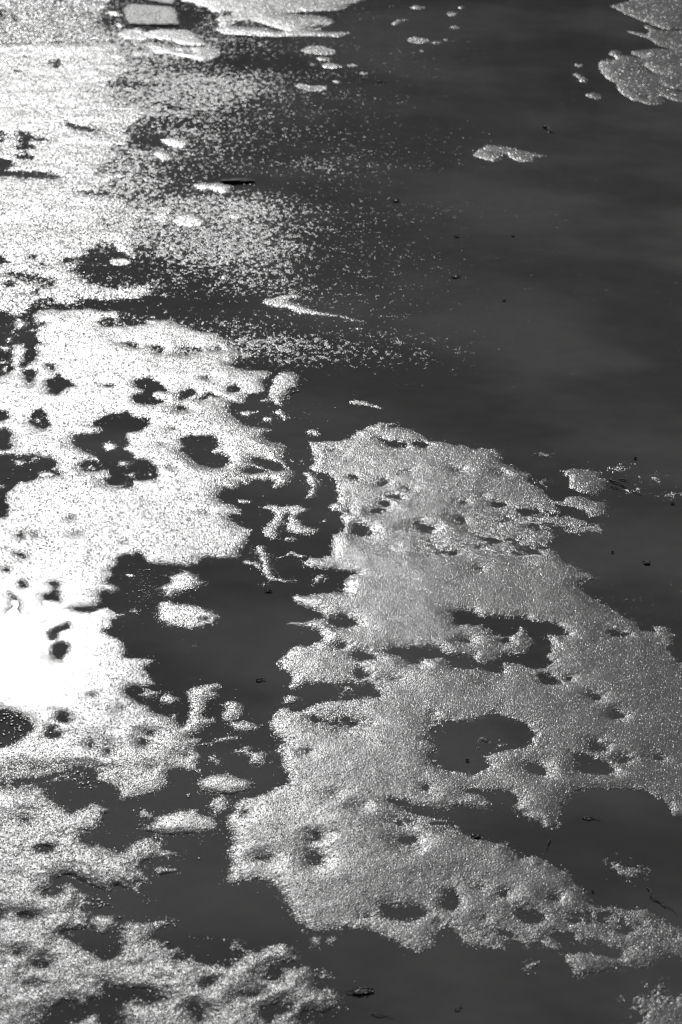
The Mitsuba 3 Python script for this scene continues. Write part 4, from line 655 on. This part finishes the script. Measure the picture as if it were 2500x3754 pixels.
BEADS = [(0.117, 7.612, 0.004), (0.121, 7.599, 0.004), (0.114, 7.589, 0.004), (0.102, 7.582, 0.004), (0.093, 7.569, 0.004), (0.077, 7.574, 0.003), (0.053, 7.588, 0.003), (0.046, 7.597, 0.003), (0.053, 7.658, 0.004), (0.073, 7.625, 0.003), (-0.685, 16.428, 0.007), (-0.663, 16.405, 0.007), (-0.624, 16.408, 0.007), (-0.595, 16.379, 0.007), (1.521, 10.971, 0.004), (1.605, 10.477, 0.003), (1.563, 11.716, 0.005), (1.491, 17.601, 0.007), (1.511, 17.504, 0.007), (1.526, 17.501, 0.006), (1.039, 8.747, 0.004), (1.021, 8.748, 0.003), (0.673, 8.251, 0.007), (0.678, 8.229, 0.006), (0.674, 8.21, 0.005), (0.664, 8.2, 0.005), (0.652, 8.185, 0.005), (0.437, 9.64, 0.007), (0.431, 9.551, 0.007), (0.049, 9.5, 0.007), (0.092, 8.836, 0.006), (-0.023, 8.936, 0.005), (1.225, 10.391, 0.007), (1.161, 10.136, 0.007), (0.895, 9.941, 0.006), (0.465, 8.207, 0.007), (0.463, 8.106, 0.007), (-0.872, 8.061, 0.007), (-0.988, 8.179, 0.007), (-0.951, 8.16, 0.007), (-0.674, 7.9, 0.007), (-1.148, 7.749, 0.007), (-1.217, 8.499, 0.007), (-0.651, 7.534, 0.007), (-0.927, 7.449, 0.007), (-0.579, 8.461, 0.006), (-0.402, 7.792, 0.007), (-0.273, 7.679, 0.007), (-0.212, 7.713, 0.007), (-0.222, 7.682, 0.007), (-0.411, 7.866, 0.007), (-0.869, 8.512, 0.007), (-0.856, 8.536, 0.007), (-0.808, 8.584, 0.007), (-0.75, 8.377, 0.007), (-0.589, 9.316, 0.007), (-0.843, 8.819, 0.007), (-0.65, 8.92, 0.007), (-0.643, 8.925, 0.006), (-0.646, 8.909, 0.006), (-1.463, 9.482, 0.007), (-1.439, 9.372, 0.007), (-1.486, 9.393, 0.007), (-1.472, 9.524, 0.007), (-1.489, 9.423, 0.007), (-0.836, 9.39, 0.007), (-1.283, 9.411, 0.007), (-1.764, 11.904, 0.007), (-1.742, 11.965, 0.007), (-1.656, 12.007, 0.007), (-1.75, 11.657, 0.007), (-1.052, 10.948, 0.007), (-0.982, 10.692, 0.007), (-0.995, 10.902, 0.006), (-0.975, 10.899, 0.005), (-0.961, 10.905, 0.007), (-0.947, 10.905, 0.007), (-0.744, 10.22, 0.004), (-0.682, 10.205, 0.003), (-0.696, 10.161, 0.004), (-0.406, 11.702, 0.006), (-0.096, 11.888, 0.005), (-0.055, 11.897, 0.005), (-0.214, 11.883, 0.005), (-0.031, 12.79, 0.006), (-0.072, 12.615, 0.005), (-0.255, 12.66, 0.006), (-0.27, 13.007, 0.007), (-0.244, 13.021, 0.006), (-0.524, 10.969, 0.004), (-0.457, 11.075, 0.005), (-0.499, 11.052, 0.005)]
pellets()

# ---------------------------------------------------------------- the far shore, out of the picture, dark in the mirror of the ice
bank = trimesh.creation.box((160, 30, 1.6)).subdivide().subdivide().subdivide()
bv = np.array(bank.vertices); bv[:, 2] += 0.5 * (meshkit.fbm(bv * 0.3, 3, 4) - 0.5); bv += [0, 75, 0.3]
put('far_bank', (bv, bank.faces), 'bark_mat'); tag('far_bank', 'dark low bank on the far shore', kind='structure')
WV, WF, WN = [], [], 0
def bare_tree(x, y, h, seed):
    global WN
    r = np.random.default_rng(seed)
    def add(q, rad, sides):
        global WN
        v, f = tube(q, rad, sides); WV.append(v); WF.append(f + WN); WN += len(v)
    trunk = np.c_[x + np.cumsum(r.normal(0, 0.05, 9)), y + np.cumsum(r.normal(0, 0.05, 9)), np.linspace(0.8, h * 0.75, 9)]
    add(trunk, np.linspace(0.26, 0.09, 9), 8)
    def grow(p, d, L, rad, depth):
        q = [p]
        for _ in range(4): d = d + r.normal(0, 0.12, 3) + [0, 0, 0.06]; d = d / np.linalg.norm(d); q.append(q[-1] + d * L / 4)
        add(q, np.linspace(rad, rad * 0.5, 5), 5)
        if depth:
            for _ in range(4):
                k = r.integers(1, 5); e = d + r.normal(0, 0.6, 3); grow(q[k], e / np.linalg.norm(e), L * 0.6, rad * 0.5, depth - 1)
    for k in range(18):
        a = r.uniform(0, 6.28); i = r.integers(3, 9); grow(trunk[i], np.array([math.cos(a), math.sin(a), 0.7]), h * 0.24, 0.08, 2)
for k in range(12): bare_tree(-1.6 + 0.95 * k + 0.35 * math.sin(7 * k), 61 + 4 * ((k * 5) % 3), 14.2 + 1.1 * math.sin(3.1 * k + 1), k + 1)
put('far_wood', (np.vstack(WV), np.vstack(WF)), 'bark_mat', 40)
tag('far_wood', 'bare wood on the far shore, seen only as a dim dark reflection in the ice', 'wood', kind='stuff')
